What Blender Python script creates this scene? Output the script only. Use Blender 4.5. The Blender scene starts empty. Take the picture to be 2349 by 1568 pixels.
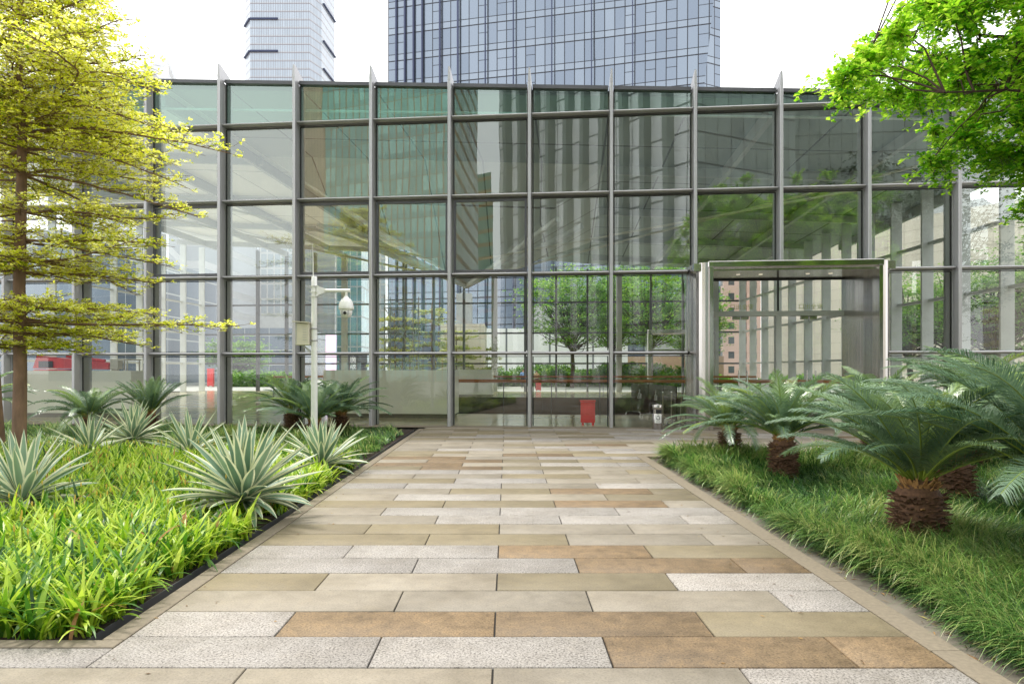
import bpy, bmesh, math, random
import numpy as np
from mathutils import Vector, Matrix
S = bpy.context.scene
COL = S.collection
rad = math.radians
# ------------------------------------------------------------------ camera
cam_d = bpy.data.cameras.new("camera"); cam = bpy.data.objects.new("camera", cam_d); COL.objects.link(cam)
cam.location = (0, 0, 1.6); cam.rotation_euler = (rad(90), 0, 0)
cam_d.sensor_width = 36; cam_d.lens = 24.02
cam_d.shift_x = 12 / 2349; cam_d.shift_y = 64.7 / 2349
cam_d.clip_start = 0.05; cam_d.clip_end = 3000
S.camera = cam
# ------------------------------------------------------------------ world, sun
SUN_EL, SUN_AZ = 62, -38          # azimuth from +Y towards +X
w = bpy.data.worlds.new("World"); S.world = w; w.use_nodes = True
nt = w.node_tree; nt.nodes.clear()
def N(t, typ, **kw):
    n = t.nodes.new(typ)
    for k, v in kw.items(): setattr(n, k, v)
    return n
sky = N(nt, 'ShaderNodeTexSky', sky_type='NISHITA'); sky.sun_disc = False
sky.sun_elevation = rad(SUN_EL); sky.sun_rotation = rad(SUN_AZ); sky.dust_density = 4; sky.air_density = 1.5
hs = N(nt, 'ShaderNodeHueSaturation'); hs.inputs['Saturation'].default_value = 0.12
mixw = N(nt, 'ShaderNodeMix', data_type='RGBA'); mixw.inputs['Factor'].default_value = 0.82
tc = N(nt, 'ShaderNodeTexCoord'); cn = N(nt, 'ShaderNodeTexNoise'); cn.inputs['Scale'].default_value = 2.2; cn.inputs['Detail'].default_value = 5
cr = N(nt, 'ShaderNodeValToRGB'); cr.color_ramp.elements[0].color = (18.5, 18.8, 19.2, 1); cr.color_ramp.elements[1].color = (25, 25, 24.8, 1)
bg = N(nt, 'ShaderNodeBackground'); bg.inputs['Strength'].default_value = 0.1
ow = N(nt, 'ShaderNodeOutputWorld')
L_ = nt.links.new
L_(tc.outputs['Generated'], cn.inputs['Vector']); L_(cn.outputs['Fac'], cr.inputs['Fac'])
L_(sky.outputs[0], hs.inputs['Color']); L_(hs.outputs[0], mixw.inputs['A']); L_(cr.outputs[0], mixw.inputs['B'])
L_(mixw.outputs['Result'], bg.inputs['Color']); L_(bg.outputs[0], ow.inputs['Surface'])
sd = bpy.data.lights.new("sun", 'SUN'); sd.energy = 2.8; sd.angle = rad(10); sd.color = (1, 0.95, 0.86)
so = bpy.data.objects.new("sun", sd); COL.objects.link(so)
sdir = Vector((math.sin(rad(SUN_AZ)) * math.cos(rad(SUN_EL)), math.cos(rad(SUN_AZ)) * math.cos(rad(SUN_EL)), math.sin(rad(SUN_EL))))
so.rotation_euler = sdir.to_track_quat('Z', 'Y').to_euler()
S.view_settings.view_transform = 'Standard'; S.view_settings.look = 'None'
S.view_settings.exposure = 0.28; S.view_settings.gamma = 1
c = S.cycles
c.max_bounces = 11; c.diffuse_bounces = 4; c.glossy_bounces = 4; c.transmission_bounces = 7; c.transparent_max_bounces = 14
c.use_denoising = True; c.denoising_input_passes = 'RGB_ALBEDO_NORMAL'; c.denoising_prefilter = 'ACCURATE'; c.caustics_reflective = False; c.caustics_refractive = False
c.use_adaptive_sampling = True; c.adaptive_threshold = 0.01
c.sample_clamp_indirect = 6

# ------------------------------------------------------------------ helpers
CX, CY, F = 1162.5, 848.7, 1567.0          # optical axis and focal length of the survey photograph
def W(px, d, py=None):
    x = (px - CX) / F * d
    return Vector((x, d, 0 if py is None else 1.6 + (CY - py) / F * d))
def tag(o, label=None, cat=None, group=None, kind=None):
    if label: o['label'] = label
    if cat: o['category'] = cat
    if group: o['group'] = group
    if kind: o['kind'] = kind
    return o
def empty(name, loc=(0, 0, 0), rz=0, label=None, cat=None, group=None):
    o = bpy.data.objects.new(name, None); COL.objects.link(o); o.location = loc; o.rotation_euler = (0, 0, rz)
    o.empty_display_size = 0.2
    return tag(o, label, cat, group)
def link(name, me, mats, parent=None, smooth=False):
    if not isinstance(mats, (list, tuple)): mats = [mats]
    for m in mats: me.materials.append(m)
    if smooth:
        me.polygons.foreach_set('use_smooth', np.ones(len(me.polygons), bool))
    o = bpy.data.objects.new(name, me); COL.objects.link(o)
    if parent: o.parent = parent
    return o
def copy_tree(o, parent=None):
    q = o.copy(); COL.objects.link(q)
    if parent: q.parent = parent
    for ch in o.children: copy_tree(ch, q)
    return q
def np_mesh(name, V, Q, mats, parent=None, attrs=None, mi=None, smooth=False, k=4):
    V = np.asarray(V, np.float32).reshape(-1, 3); Q = np.asarray(Q, np.int32).reshape(-1, k)
    me = bpy.data.meshes.new(name)
    me.vertices.add(len(V)); me.vertices.foreach_set('co', V.ravel())
    me.loops.add(Q.size); me.loops.foreach_set('vertex_index', Q.ravel())
    me.polygons.add(len(Q)); me.polygons.foreach_set('loop_start', np.arange(0, Q.size, k, dtype=np.int32))
    for n_, a in (attrs or {}).items():
        at = me.attributes.new(n_, 'FLOAT', 'POINT'); at.data.foreach_set('value', np.asarray(a, np.float32).ravel())
    if mi is not None: me.polygons.foreach_set('material_index', np.asarray(mi, np.int32))
    me.update(calc_edges=True); me.validate()
    return link(name, me, mats, parent, smooth)
def text(body, size, mat, parent, loc, rot, line=.9, shear=0):
    cu = bpy.data.curves.new('lettering', 'FONT'); cu.body = body; cu.size = size; cu.extrude = .003; cu.align_x = 'CENTER'; cu.space_line = line; cu.shear = shear
    t_ = bpy.data.objects.new('lettering', cu); COL.objects.link(t_); bpy.context.view_layer.update()
    me = bpy.data.meshes.new_from_object(t_.evaluated_get(bpy.context.evaluated_depsgraph_get())); bpy.data.objects.remove(t_); me.name = 'lettering'
    print('text', body.encode('unicode_escape'), len(me.vertices))
    me.materials.clear(); o = link('lettering', me, mat, parent); o.location = loc; o.rotation_euler = rot; return o
class MB:
    def __init__(s): s.v = []; s.f = []; s.mi = []; s.uv = []; s.at = []; s.sm = []
    def face(s, pts, mi=0, uv=None, a=0.0, sm=False):
        b = len(s.v); s.v += [tuple(p) for p in pts]; s.at += [a] * len(pts)
        s.f.append(tuple(range(b, b + len(pts)))); s.mi.append(mi); s.sm.append(sm)
        s.uv.append(uv if uv else [(p[0], p[1]) for p in pts])
    def idx(s, verts, faces, mi=0, a=0.0, sm=False):
        b = len(s.v); s.v += [tuple(p) for p in verts]; s.at += [a] * len(verts)
        for f in faces:
            s.f.append(tuple(b + i for i in f)); s.mi.append(mi); s.sm.append(sm)
            s.uv.append([(verts[i][0], verts[i][1]) for i in f])
    def box(s, x0, x1, y0, y1, z0, z1, mi=0, a=0.0, M=None, bev=0.0):
        if x0 > x1: x0, x1 = x1, x0
        if y0 > y1: y0, y1 = y1, y0
        if bev > 0:
            B = bev; lv = [(z0, B), (z0 + B, 0), (z1 - B, 0), (z1, B)]; vs = []
            for z, i in lv:
                X0, X1, Y0, Y1 = x0 + i, x1 - i, y0 + i, y1 - i
                b2 = B if i == 0 else B * .5
                vs += [(X0 + b2, Y0, z), (X1 - b2, Y0, z), (X1, Y0 + b2, z), (X1, Y1 - b2, z), (X1 - b2, Y1, z), (X0 + b2, Y1, z), (X0, Y1 - b2, z), (X0, Y0 + b2, z)]
            fs = [tuple(reversed(range(8))), tuple(range(24, 32))]
            for l in range(3):
                for i in range(8): fs.append((l * 8 + i, l * 8 + (i + 1) % 8, l * 8 + 8 + (i + 1) % 8, l * 8 + 8 + i))
        else:
            vs = [(x0, y0, z0), (x1, y0, z0), (x1, y1, z0), (x0, y1, z0), (x0, y0, z1), (x1, y0, z1), (x1, y1, z1), (x0, y1, z1)]
            fs = [(0, 3, 2, 1), (4, 5, 6, 7), (0, 1, 5, 4), (1, 2, 6, 5), (2, 3, 7, 6), (3, 0, 4, 7)]
        if M is not None: vs = [M @ Vector(p) for p in vs]
        s.idx(vs, fs, mi, a)
    def tube(s, pts, r, n=8, mi=0, a=0.0, cap=True):
        pts = [Vector(p) for p in pts]
        if not isinstance(r, (list, tuple)): r = [r] * len(pts)
        T = []
        for i in range(len(pts)):
            t = pts[min(i + 1, len(pts) - 1)] - pts[max(i - 1, 0)]
            T.append(t.normalized() if t.length > 1e-9 else Vector((0, 0, 1)))
        u = T[0].orthogonal().normalized(); vs = []
        for p, t, rr in zip(pts, T, r):
            u = u - t * u.dot(t)
            u = u.normalized() if u.length > 1e-6 else t.orthogonal().normalized()
            w_ = t.cross(u)
            for k in range(n):
                A = 2 * math.pi * k / n
                vs.append(p + u * (math.cos(A) * rr) + w_ * (math.sin(A) * rr))
        fs = []
        for i in range(len(pts) - 1):
            for k in range(n): fs.append((i * n + k, i * n + (k + 1) % n, (i + 1) * n + (k + 1) % n, (i + 1) * n + k))
        if n > 4: s.idx(vs, fs, mi, a, True)
        else: s.idx(vs, fs, mi, a)
        if cap:
            s.idx(vs[:n], [tuple(reversed(range(n)))], mi, a); s.idx(vs[-n:], [tuple(range(n))], mi, a)
    def lathe(s, prof, n=24, c=(0, 0, 0), mi=0, a=0.0, sm=True):
        vs = []
        for r, z in prof:
            for k in range(n):
                A = 2 * math.pi * k / n; vs.append((c[0] + r * math.cos(A), c[1] + r * math.sin(A), c[2] + z))
        fs = []
        for i in range(len(prof) - 1):
            for k in range(n): fs.append((i * n + k, i * n + (k + 1) % n, (i + 1) * n + (k + 1) % n, (i + 1) * n + k))
        s.idx(vs, fs, mi, a, sm)
    def prism(s, poly, z0, z1, mi=0, a=0.0, top=True, M=None, u0=0.0, topmi=None):
        n = len(poly); u = u0; T = (lambda p: M @ Vector(p)) if M is not None else (lambda p: p)
        for i in range(n):
            p, q = poly[i], poly[(i + 1) % n]; d = math.hypot(q[0] - p[0], q[1] - p[1])
            s.face([T((p[0], p[1], z0)), T((q[0], q[1], z0)), T((q[0], q[1], z1)), T((p[0], p[1], z1))], mi, [(u, z0), (u + d, z0), (u + d, z1), (u, z1)], a)
            u += d
        if top:
            s.face([T((p[0], p[1], z1)) for p in poly], mi if topmi is None else topmi, None, a)
            s.face([T((p[0], p[1], z0)) for p in reversed(poly)], mi if topmi is None else topmi, None, a)
    def build(s, name, mats, parent=None, smooth=False):
        me = bpy.data.meshes.new(name); me.from_pydata(s.v, [], s.f)
        me.polygons.foreach_set('material_index', s.mi)
        me.polygons.foreach_set('use_smooth', s.sm)
        uvl = me.uv_layers.new(name='UVMap')
        fl = [c_ for f in s.uv for p in f for c_ in (p[0], p[1])]
        uvl.data.foreach_set('uv', fl)
        at = me.attributes.new('rnd', 'FLOAT', 'POINT'); at.data.foreach_set('value', s.at)
        me.update()
        return link(name, me, mats, parent, smooth)

# ------------------------------------------------------------------ materials
def newmat(name):
    m = bpy.data.materials.new(name); m.use_nodes = True; t = m.node_tree
    return m, t, t.nodes['Principled BSDF'], t.nodes['Material Output']
def rgba(c): return (c[0], c[1], c[2], 1)
def ramp(t, stops, fac=None, interp='LINEAR'):
    r = N(t, 'ShaderNodeValToRGB'); e = r.color_ramp.elements; r.color_ramp.interpolation = interp
    while len(e) < len(stops): e.new(0.5)
    for el, (p, c_) in zip(e, stops): el.position = p; el.color = rgba(c_)
    if fac is not None: t.links.new(fac, r.inputs['Fac'])
    return r.outputs['Color']
def math_(t, op, a, b=None, c_=None):
    n = N(t, 'ShaderNodeMath', operation=op)
    for i, x in enumerate((a, b, c_)):
        if x is None: continue
        if isinstance(x, (int, float)): n.inputs[i].default_value = x
        else: t.links.new(x, n.inputs[i])
    return n.outputs[0]
def mixc(t, f, a, b, mode='MIX'):
    n = N(t, 'ShaderNodeMix', data_type='RGBA', blend_type=mode)
    for k, x in (('Factor', f), ('A', a), ('B', b)):
        if isinstance(x, (int, float)): n.inputs[k].default_value = x
        elif isinstance(x, tuple): n.inputs[k].default_value = rgba(x)
        else: t.links.new(x, n.inputs[k])
    return n.outputs['Result']
def noise(t, scale, detail=4, rough=.55, coord='Object', stretch=None):
    tc = N(t, 'ShaderNodeTexCoord'); n = N(t, 'ShaderNodeTexNoise'); n.inputs['Scale'].default_value = scale
    n.inputs['Detail'].default_value = detail; n.inputs['Roughness'].default_value = rough
    src = tc.outputs[coord]
    if stretch:
        mp = N(t, 'ShaderNodeMapping'); mp.inputs['Scale'].default_value = stretch; t.links.new(src, mp.inputs['Vector']); src = mp.outputs[0]
    t.links.new(src, n.inputs['Vector'])
    return n.outputs['Fac']
def attr(t, n_='rnd'):
    a = N(t, 'ShaderNodeAttribute'); a.attribute_name = n_; return a.outputs['Fac']
def bump(t, p, h, dist=0.002, strength=1):
    b = N(t, 'ShaderNodeBump'); b.inputs['Distance'].default_value = dist; b.inputs['Strength'].default_value = strength
    t.links.new(h, b.inputs['Height']); t.links.new(b.outputs[0], p.inputs['Normal'])
def plain(name, col, rough=.5, metal=0., var=.12, scale=6, bmp=0., stretch=None, spec=.5, coat=0):
    m, t, p, o = newmat(name)
    n = noise(t, scale, 5, .6, stretch=stretch)
    lo = tuple(x * (1 - var) for x in col); hi = tuple(min(1, x * (1 + var)) for x in col)
    t.links.new(ramp(t, [(.3, lo), (.7, hi)], n), p.inputs['Base Color'])
    p.inputs['Roughness'].default_value = rough; p.inputs['Metallic'].default_value = metal
    p.inputs['Specular IOR Level'].default_value = spec; p.inputs['Coat Weight'].default_value = coat
    t.links.new(math_(t, 'MULTIPLY_ADD', n, .25 * rough, rough * .88), p.inputs['Roughness'])
    if bmp: bump(t, p, n, bmp)
    return m
def leafmat(name, stops, trans=.45, rough=.45, spec=.5, tcol=None):
    m, t, p, o = newmat(name)
    col = ramp(t, stops, attr(t)); t.links.new(col, p.inputs['Base Color'])
    p.inputs['Roughness'].default_value = rough; p.inputs['Specular IOR Level'].default_value = spec
    tr = N(t, 'ShaderNodeBsdfTranslucent')
    if tcol: t.links.new(mixc(t, 1.0, col, tcol, 'MULTIPLY'), tr.inputs['Color'])
    else: t.links.new(col, tr.inputs['Color'])
    mx = N(t, 'ShaderNodeMixShader'); mx.inputs[0].default_value = trans
    t.links.new(p.outputs[0], mx.inputs[1]); t.links.new(tr.outputs[0], mx.inputs[2]); t.links.new(mx.outputs[0], o.inputs['Surface'])
    return m
def glassmat(name, tint, refl, wav=0.0, gl=(1, 1, 1), edge=.6):
    m, t, p, o = newmat(name); t.nodes.remove(p)
    tr = N(t, 'ShaderNodeBsdfTransparent'); tr.inputs['Color'].default_value = rgba(tint)
    g = N(t, 'ShaderNodeBsdfGlossy'); g.inputs['Roughness'].default_value = 0.0; g.inputs['Color'].default_value = rgba(gl)
    lw = N(t, 'ShaderNodeLayerWeight'); lw.inputs['Blend'].default_value = .25
    f = math_(t, 'MULTIPLY_ADD', lw.outputs['Fresnel'], edge, refl)
    mx = N(t, 'ShaderNodeMixShader'); t.links.new(f, mx.inputs[0]); t.links.new(tr.outputs[0], mx.inputs[1]); t.links.new(g.outputs[0], mx.inputs[2])
    if wav:
        b = N(t, 'ShaderNodeBump'); b.inputs['Distance'].default_value = wav
        t.links.new(noise(t, .9, 1, .3, stretch=(1, 1, .55)), b.inputs['Height']); t.links.new(b.outputs[0], g.inputs['Normal'])
    t.links.new(mx.outputs[0], o.inputs['Surface'])
    return m
def grid(name, glass, line, pu, pv, lu, lv, rough=.2, metal=.0, var=.25, spandrel=None, sp=0., spec=.5, dirt=.15, windows=None):
    """curtain-wall / window-grid surface, UV in metres"""
    m, t, p, o = newmat(name)
    uv = N(t, 'ShaderNodeUVMap'); uv.uv_map = 'UVMap'; sx = N(t, 'ShaderNodeSeparateXYZ'); t.links.new(uv.outputs[0], sx.inputs[0])
    u = math_(t, 'DIVIDE', sx.outputs[0], pu); v = math_(t, 'DIVIDE', sx.outputs[1], pv)
    fu = math_(t, 'FRACT', u); fv = math_(t, 'FRACT', v)
    cell = N(t, 'ShaderNodeCombineXYZ'); t.links.new(math_(t, 'FLOOR', u), cell.inputs[0]); t.links.new(math_(t, 'FLOOR', v), cell.inputs[1])
    wn = N(t, 'ShaderNodeTexWhiteNoise'); wn.noise_dimensions = '2D'; t.links.new(cell.outputs[0], wn.inputs['Vector'])
    lo = tuple(x * (1 - var) for x in glass); hi = tuple(min(1, x * (1 + var)) for x in glass)
    col = ramp(t, [(0, lo), (1, hi)], wn.outputs['Value'])
    isl = None
    if spandrel: col = mixc(t, math_(t, 'LESS_THAN', fv, sp), col, spandrel)
    if windows:   # opaque wall with punched windows (w0,w1,h0,h1 as fractions)
        a = math_(t, 'MULTIPLY', math_(t, 'GREATER_THAN', fu, windows[0]), math_(t, 'LESS_THAN', fu, windows[1]))
        b = math_(t, 'MULTIPLY', math_(t, 'GREATER_THAN', fv, windows[2]), math_(t, 'LESS_THAN', fv, windows[3]))
        isl = math_(t, 'SUBTRACT', 1.0, math_(t, 'MULTIPLY', a, b))
    else:
        isl = math_(t, 'MAXIMUM', math_(t, 'LESS_THAN', fu, lu / pu), math_(t, 'LESS_THAN', fv, lv / pv))
    dn = noise(t, .15, 4); ln = mixc(t, math_(t, 'MULTIPLY', dn, dirt), line, tuple(x * .5 for x in line))
    t.links.new(mixc(t, isl, col, ln), p.inputs['Base Color'])
    t.links.new(math_(t, 'MULTIPLY_ADD', isl, .6 - rough, rough), p.inputs['Roughness'])
    if metal: t.links.new(math_(t, 'MULTIPLY_ADD', isl, -metal, metal), p.inputs['Metallic'])
    p.inputs['Specular IOR Level'].default_value = spec
    bump(t, p, math_(t, 'SUBTRACT', 1.0, isl), .03)
    return m
M = {}
M['alu'] = plain('brushed aluminium', (.44, .435, .445), .34, .4, .08, 3, stretch=(1, 1, .1))
M['alu_side'] = plain('light grey painted steel', (.60, .62, .61), .5, 0, .08, 1.5)
M['alu_dark'] = plain('dark grey coated metal', (.10, .10, .11), .45, .3, .1, 4)
M['alu_mid'] = plain('grey painted steel', (.38, .39, .385), .5, .1, .1, 1.5)
M['black'] = plain('black gasket', (.012, .012, .013), .5, 0, .2)
M['steel'] = plain('brushed stainless steel', (.50, .475, .45), .20, .95, .18, 2.5, stretch=(6, 6, .15))
M['steel_pol'] = plain('polished stainless steel', (.54, .52, .50), .12, .97, .06, 2)
M['glass'] = glassmat('coated facade glass', (.95, .985, .97), .16, .0013, (.92, 1, .985))
M['glass_low'] = glassmat('clear facade glass', (.97, .99, .98), .075, .0014)
M['glass_top'] = glassmat('green tinted facade glass', (.60, .90, .80), .20, .0016, (.82, 1, .94))
M['glass_rear'] = glassmat('clear wall glass', (.97, .985, .975), .02, 0, (1, 1, 1), .15)
M['glass_door'] = glassmat('door glass', (.93, .955, .94), .08, .001)
M['white_paint'] = plain('white enamel', (.78, .78, .76), .35, 0, .05, 9)
M['cream_paint'] = plain('cream enamel', (.62, .58, .47), .4, 0, .06, 9)
M['red'] = plain('red lacquer', (.80, .03, .035), .35, 0, .12, 5)
M['ceiling'] = grid('grey ceiling panels', (.27, .315, .29), (.05, .05, .045), 2.27, 4.5, .07, .1, .55, 0, .08)
M['ceil_bright'] = grid('brightened ceiling panels', (.80, .80, .79), (.35, .35, .34), 2.27, 4.5, .06, .08, .55, 0, .04)  # left part of the same ceiling, sky reflection and light put into the colour
M['ceil_t'] = grid('warm grey ceiling facets', (.56, .575, .53), (.16, .13, .10), 2.27, 4.5, .06, .10, .55, 0, .06)
M['floor_in'] = grid('polished beige stone', (.74, .67, .42), (.36, .31, .2), 1.2, .6, .012, .012, .12, 0, .10)
M['deck'] = grid('dark brown void sheet', (.034, .018, .013), (.012, .007, .006), 3.0, .42, .02, .03, .85, 0, .35, None, 0, .08)  # darkness of the floor void as a flat colour
M['brown'] = plain('dark brown laminate', (.030, .016, .011), .25, 0, .25, 1.2)
M['wood'] = plain('red brown hardwood', (.40, .145, .045), .35, 0, .25, 5, stretch=(.3, 3, 3))
M['counter'] = plain('pale perforated panel', (.84, .83, .72), .55, 0, .04, 40)
M['plinth'] = plain('grey plinth', (.20, .18, .14), .6)
M['soil'] = plain('dark garden soil', (.030, .018, .011), .95, 0, .5, 14, .03)
M['bark'] = plain('smooth brown bark', (.19, .115, .075), .85, 0, .35, 9, .012, stretch=(1, 1, .35))
M['twig'] = plain('dark twig bark', (.055, .032, .020), .85, 0, .3, 12, .004)
M['husk'] = plain('cycad leaf bases', (.13, .066, .036), .85, 0, .55, 30, .004)
M['husk_pale'] = plain('fresh cycad leaf bases', (.36, .19, .07), .8, 0, .35, 25, .003)
M['rachis'] = plain('yellow green leaf stalk', (.20, .27, .035), .45, 0, .2, 8)
M['rubber'] = plain('black rubber', (.02, .02, .02), .7)
M['concrete'] = plain('worn concrete', (.165, .145, .115), .85, 0, .28, 3.5, .003)
M['ground'] = plain('pale plaza paving', (.36, .36, .33), .7, 0, .1, .8)
# ------------------------------------------------------------------ paving and beds
def slab_material():
    m, t, p, o = newmat('mixed stone paving')
    k = attr(t, 'kind'); r = attr(t)
    base = ramp(t, [(0, (.285, .268, .252)), (.25, (.245, .216, .172)), (.5, (.195, .162, .100)), (.75, (.185, .128, .070))], k, 'CONSTANT')
    fine = noise(t, 75, 3, .8); mid = noise(t, 9, 5, .62); big = noise(t, 1.6, 5, .6)
    gran = math_(t, 'LESS_THAN', k, .2); brown = math_(t, 'GREATER_THAN', k, .7)
    sp = math_(t, 'MULTIPLY_ADD', gran, .75, math_(t, 'MULTIPLY_ADD', brown, .40, .30))
    speck = ramp(t, [(.36, (.22, .20, .19)), (.47, (.92, .9, .88)), (.62, (1.35, 1.34, 1.32))], fine)
    col = mixc(t, sp, base, mixc(t, 1.0, base, speck, 'MULTIPLY'))
    st = ramp(t, [(.3, (.66, .64, .60)), (.52, (1, 1, 1)), (.72, (1.25, 1.22, 1.15))], mid)
    col = mixc(t, math_(t, 'MULTIPLY_ADD', brown, .6, .4), col, mixc(t, 1.0, col, st, 'MULTIPLY'))
    dirt = ramp(t, [(.30, (.66, .63, .57)), (.46, (.90, .885, .86)), (.62, (1.05, 1.05, 1.05))], big)
    col = mixc(t, .7, col, mixc(t, 1.0, col, dirt, 'MULTIPLY'))
    tone = ramp(t, [(0, (.85, .85, .85)), (1, (1.13, 1.12, 1.10))], r)
    t.links.new(mixc(t, 1.0, col, tone, 'MULTIPLY'), p.inputs['Base Color'])
    t.links.new(math_(t, 'MULTIPLY_ADD', mid, .3, .5), p.inputs['Roughness'])
    bump(t, p, math_(t, 'ADD', math_(t, 'MULTIPLY', fine, 1.0), mid), .0022)
    return m
M['slab'] = slab_material()
M['joint'] = plain('dark joint mortar', (.022, .02, .018), .95)
M['kerb'] = plain('tan sandstone kerb', (.19, .158, .112), .8, 0, .16, 30, .002)
rng = random.Random(4)
ROW, Y0, LEN = .4295, 3.68, 1.3265
XL, XR = -2.27, 2.42
YB, YR = 4.055, 12.84
FRONT = {-2: 'CTGC', -1: 'CCGG', 0: 'GGBBC', 1: 'GBBT', 2: 'CCCG', 3: 'TCTG', 4: 'GGBBT', 5: 'GGBT', 6: 'TTCCC', 7: 'TTCC', 8: 'CGGGT', 9: 'CGGG', 10: 'TTBCC', 11: 'CGCT', 12: 'CTBTG', 13: 'GGCG'}
KV = {'G': 0.1, 'C': .35, 'T': .6, 'B': .85}
V, Q, KA, RA = [], [], [], []
def slab(x0, x1, y0, y1, kind, r):
    g = .0055; b = len(V); z0, z1, e = -.05, rng.uniform(-.0012, .0012), .003
    x0 += g; x1 -= g; y0 += g; y1 -= g
    if x1 - x0 < .03: return
    for z, i in ((z0, 0), (z1 - e, 0), (z1, e)):
        V.extend([(x0 + i, y0 + i, z), (x1 - i, y0 + i, z), (x1 - i, y1 - i, z), (x0 + i, y1 - i, z)])
    for l in (0, 4):
        for i in range(4): Q.append((b + l + i, b + l + (i + 1) % 4, b + l + 4 + (i + 1) % 4, b + l + 4 + i))
    Q.append((b + 8, b + 9, b + 10, b + 11)); KA.extend([KV[kind]] * 12); RA.extend([r] * 12)
for k in range(-14, 36):
    y0 = Y0 + k * ROW; y1 = y0 + ROW; ym = (y0 + y1) / 2
    par = k % 2
    lo = -13.0 if y1 < YB - .05 else XL
    hi = XR if ym < YR else 19.0
    n0 = math.floor((lo + 5.4) / LEN)
    off = -.752 if par == 0 else -.075
    x = off + LEN * math.floor((lo - off) / LEN); cols = []
    while x < hi:
        a, b = max(x, lo), min(x + LEN, hi)
        if b - a > .02: cols.append((a, b))
        x += LEN
    # merge slivers
    if len(cols) > 1 and cols[0][1] - cols[0][0] < .2: cols[1] = (cols[0][0], cols[1][1]); cols.pop(0)
    if len(cols) > 1 and cols[-1][1] - cols[-1][0] < .2: cols[-2] = (cols[-2][0], cols[-1][1]); cols.pop()
    pat = FRONT.get(k); ci = 0
    for a, b in cols:
        kd = rng.choices('GCTB', (.34, .34, .22, .10) if k < 22 else (.32, .42, .22, .04))[0]
        if pat and a > -2.4 and ci < len(pat): kd = pat[ci]; ci += 1
        yy0, yy1 = y0, y1
        if abs(y0 - (YB - .375)) < .0: pass
        slab(a, b, yy0, yy1, kd, rng.random())
for a in range(9): slab(XL - 1.3265 * (a + 1) + .0, XL - 1.3265 * a, Y0, 3.945, 'G' if a < 3 else rng.choice('GC'), rng.random())
path = np_mesh('path', V, Q, M['slab'], None, {'kind': KA, 'rnd': RA}); tag(path, kind='structure')
mb = MB()
mb.box(XL, XR, -2.4, 19.3, -.24, -.012); mb.box(-13, XL, -2.4, 3.945, -.24, -.0125); mb.box(XR, 19, YR + .02, 19.3, -.24, -.0122)
tag(mb.build('path_bed', M['joint']), kind='structure')
mb = MB()
def kerb_run(x0, x1, y0, y1, along, seg=1.28):
    a, b = (y0, y1) if along == 'y' else (x0, x1)
    p = a
    while p < b - .02:
        q = min(p + seg, b); r = rng.random()
        z = rng.uniform(-.001, .001) + .003
        if along == 'y': mb.box(x0, x1, p + .002, q - .002, -.22, z, 0, r, bev=.004)
        else: mb.box(p + .002, q - .002, y0, y1, -.22, z, 0, r, bev=.004)
        p = q
kerb_run(XL - .135, XL - .003, YB, 18.75, 'y')
kerb_run(-13, XL - .003, 3.948, YB - .003, 'x')
kerb_run(XR + .003, XR + .175, -2.5, YR, 'y')
tag(mb.build('kerb', M['kerb']), kind='structure')
mb = MB(); mb.box(XR + .175, 19, YR + .005, YR + .03, -.24, -.015); mb.box(XL - .9, XL - .135, 18.62, 18.68, -.24, -.01)
mb.box(-14, XL - .9, 18.62, 18.68, -.24, -.01)
tag(mb.build('kerb_face', plain('dark stone', (.045, .038, .033), .6, 0, .3, 4)), kind='structure')  # recess sides in one dark base colour
mb = MB(); mb.box(XR + .175, XR + .62, -2.5, YR, -.2, -.05)
tag(mb.build('gutter', M['concrete']), kind='structure')
mb = MB(); mb.face([(-400, -400, -.25), (400, -400, -.25), (400, 700, -.25), (-400, 700, -.25)])
tag(mb.build('ground', M['ground']), kind='structure')
def soil(name, x0, x1, y0, y1, z, amp, seed):
    nx, ny = int((x1 - x0) / .25), int((y1 - y0) / .25); r = np.random.default_rng(seed)
    X, Y = np.meshgrid(np.linspace(x0, x1, nx), np.linspace(y0, y1, ny))
    Z = z + amp * (np.sin(X * 1.3 + seed) * np.cos(Y * .9) * .5 + r.uniform(-.25, .25, X.shape))
    I = np.arange(nx * ny).reshape(ny, nx)
    return tag(np_mesh(name, np.stack([X, Y, Z], -1), np.stack([I[:-1, :-1], I[:-1, 1:], I[1:, 1:], I[1:, :-1]], -1), M['soil'], smooth=True), kind='structure')
soil('soil', -15, XL - .24, YB, 18.62, -.03, .03, 1)
soil('soil', -2.7, XL - .12, YB, 18.62, -.16, .03, 3)
soil('soil', XR + .5, 15.5, -2.5, YR, -.05, .05, 2)
mb = MB(); mb.box(XL - .246, XL - .240, YB + .02, 18.5, -.2, -.012)
tag(mb.build('steel_edging', M['alu_dark']), 'long thin metal edging strip along the left planting bed beside the path', 'edging')

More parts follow.
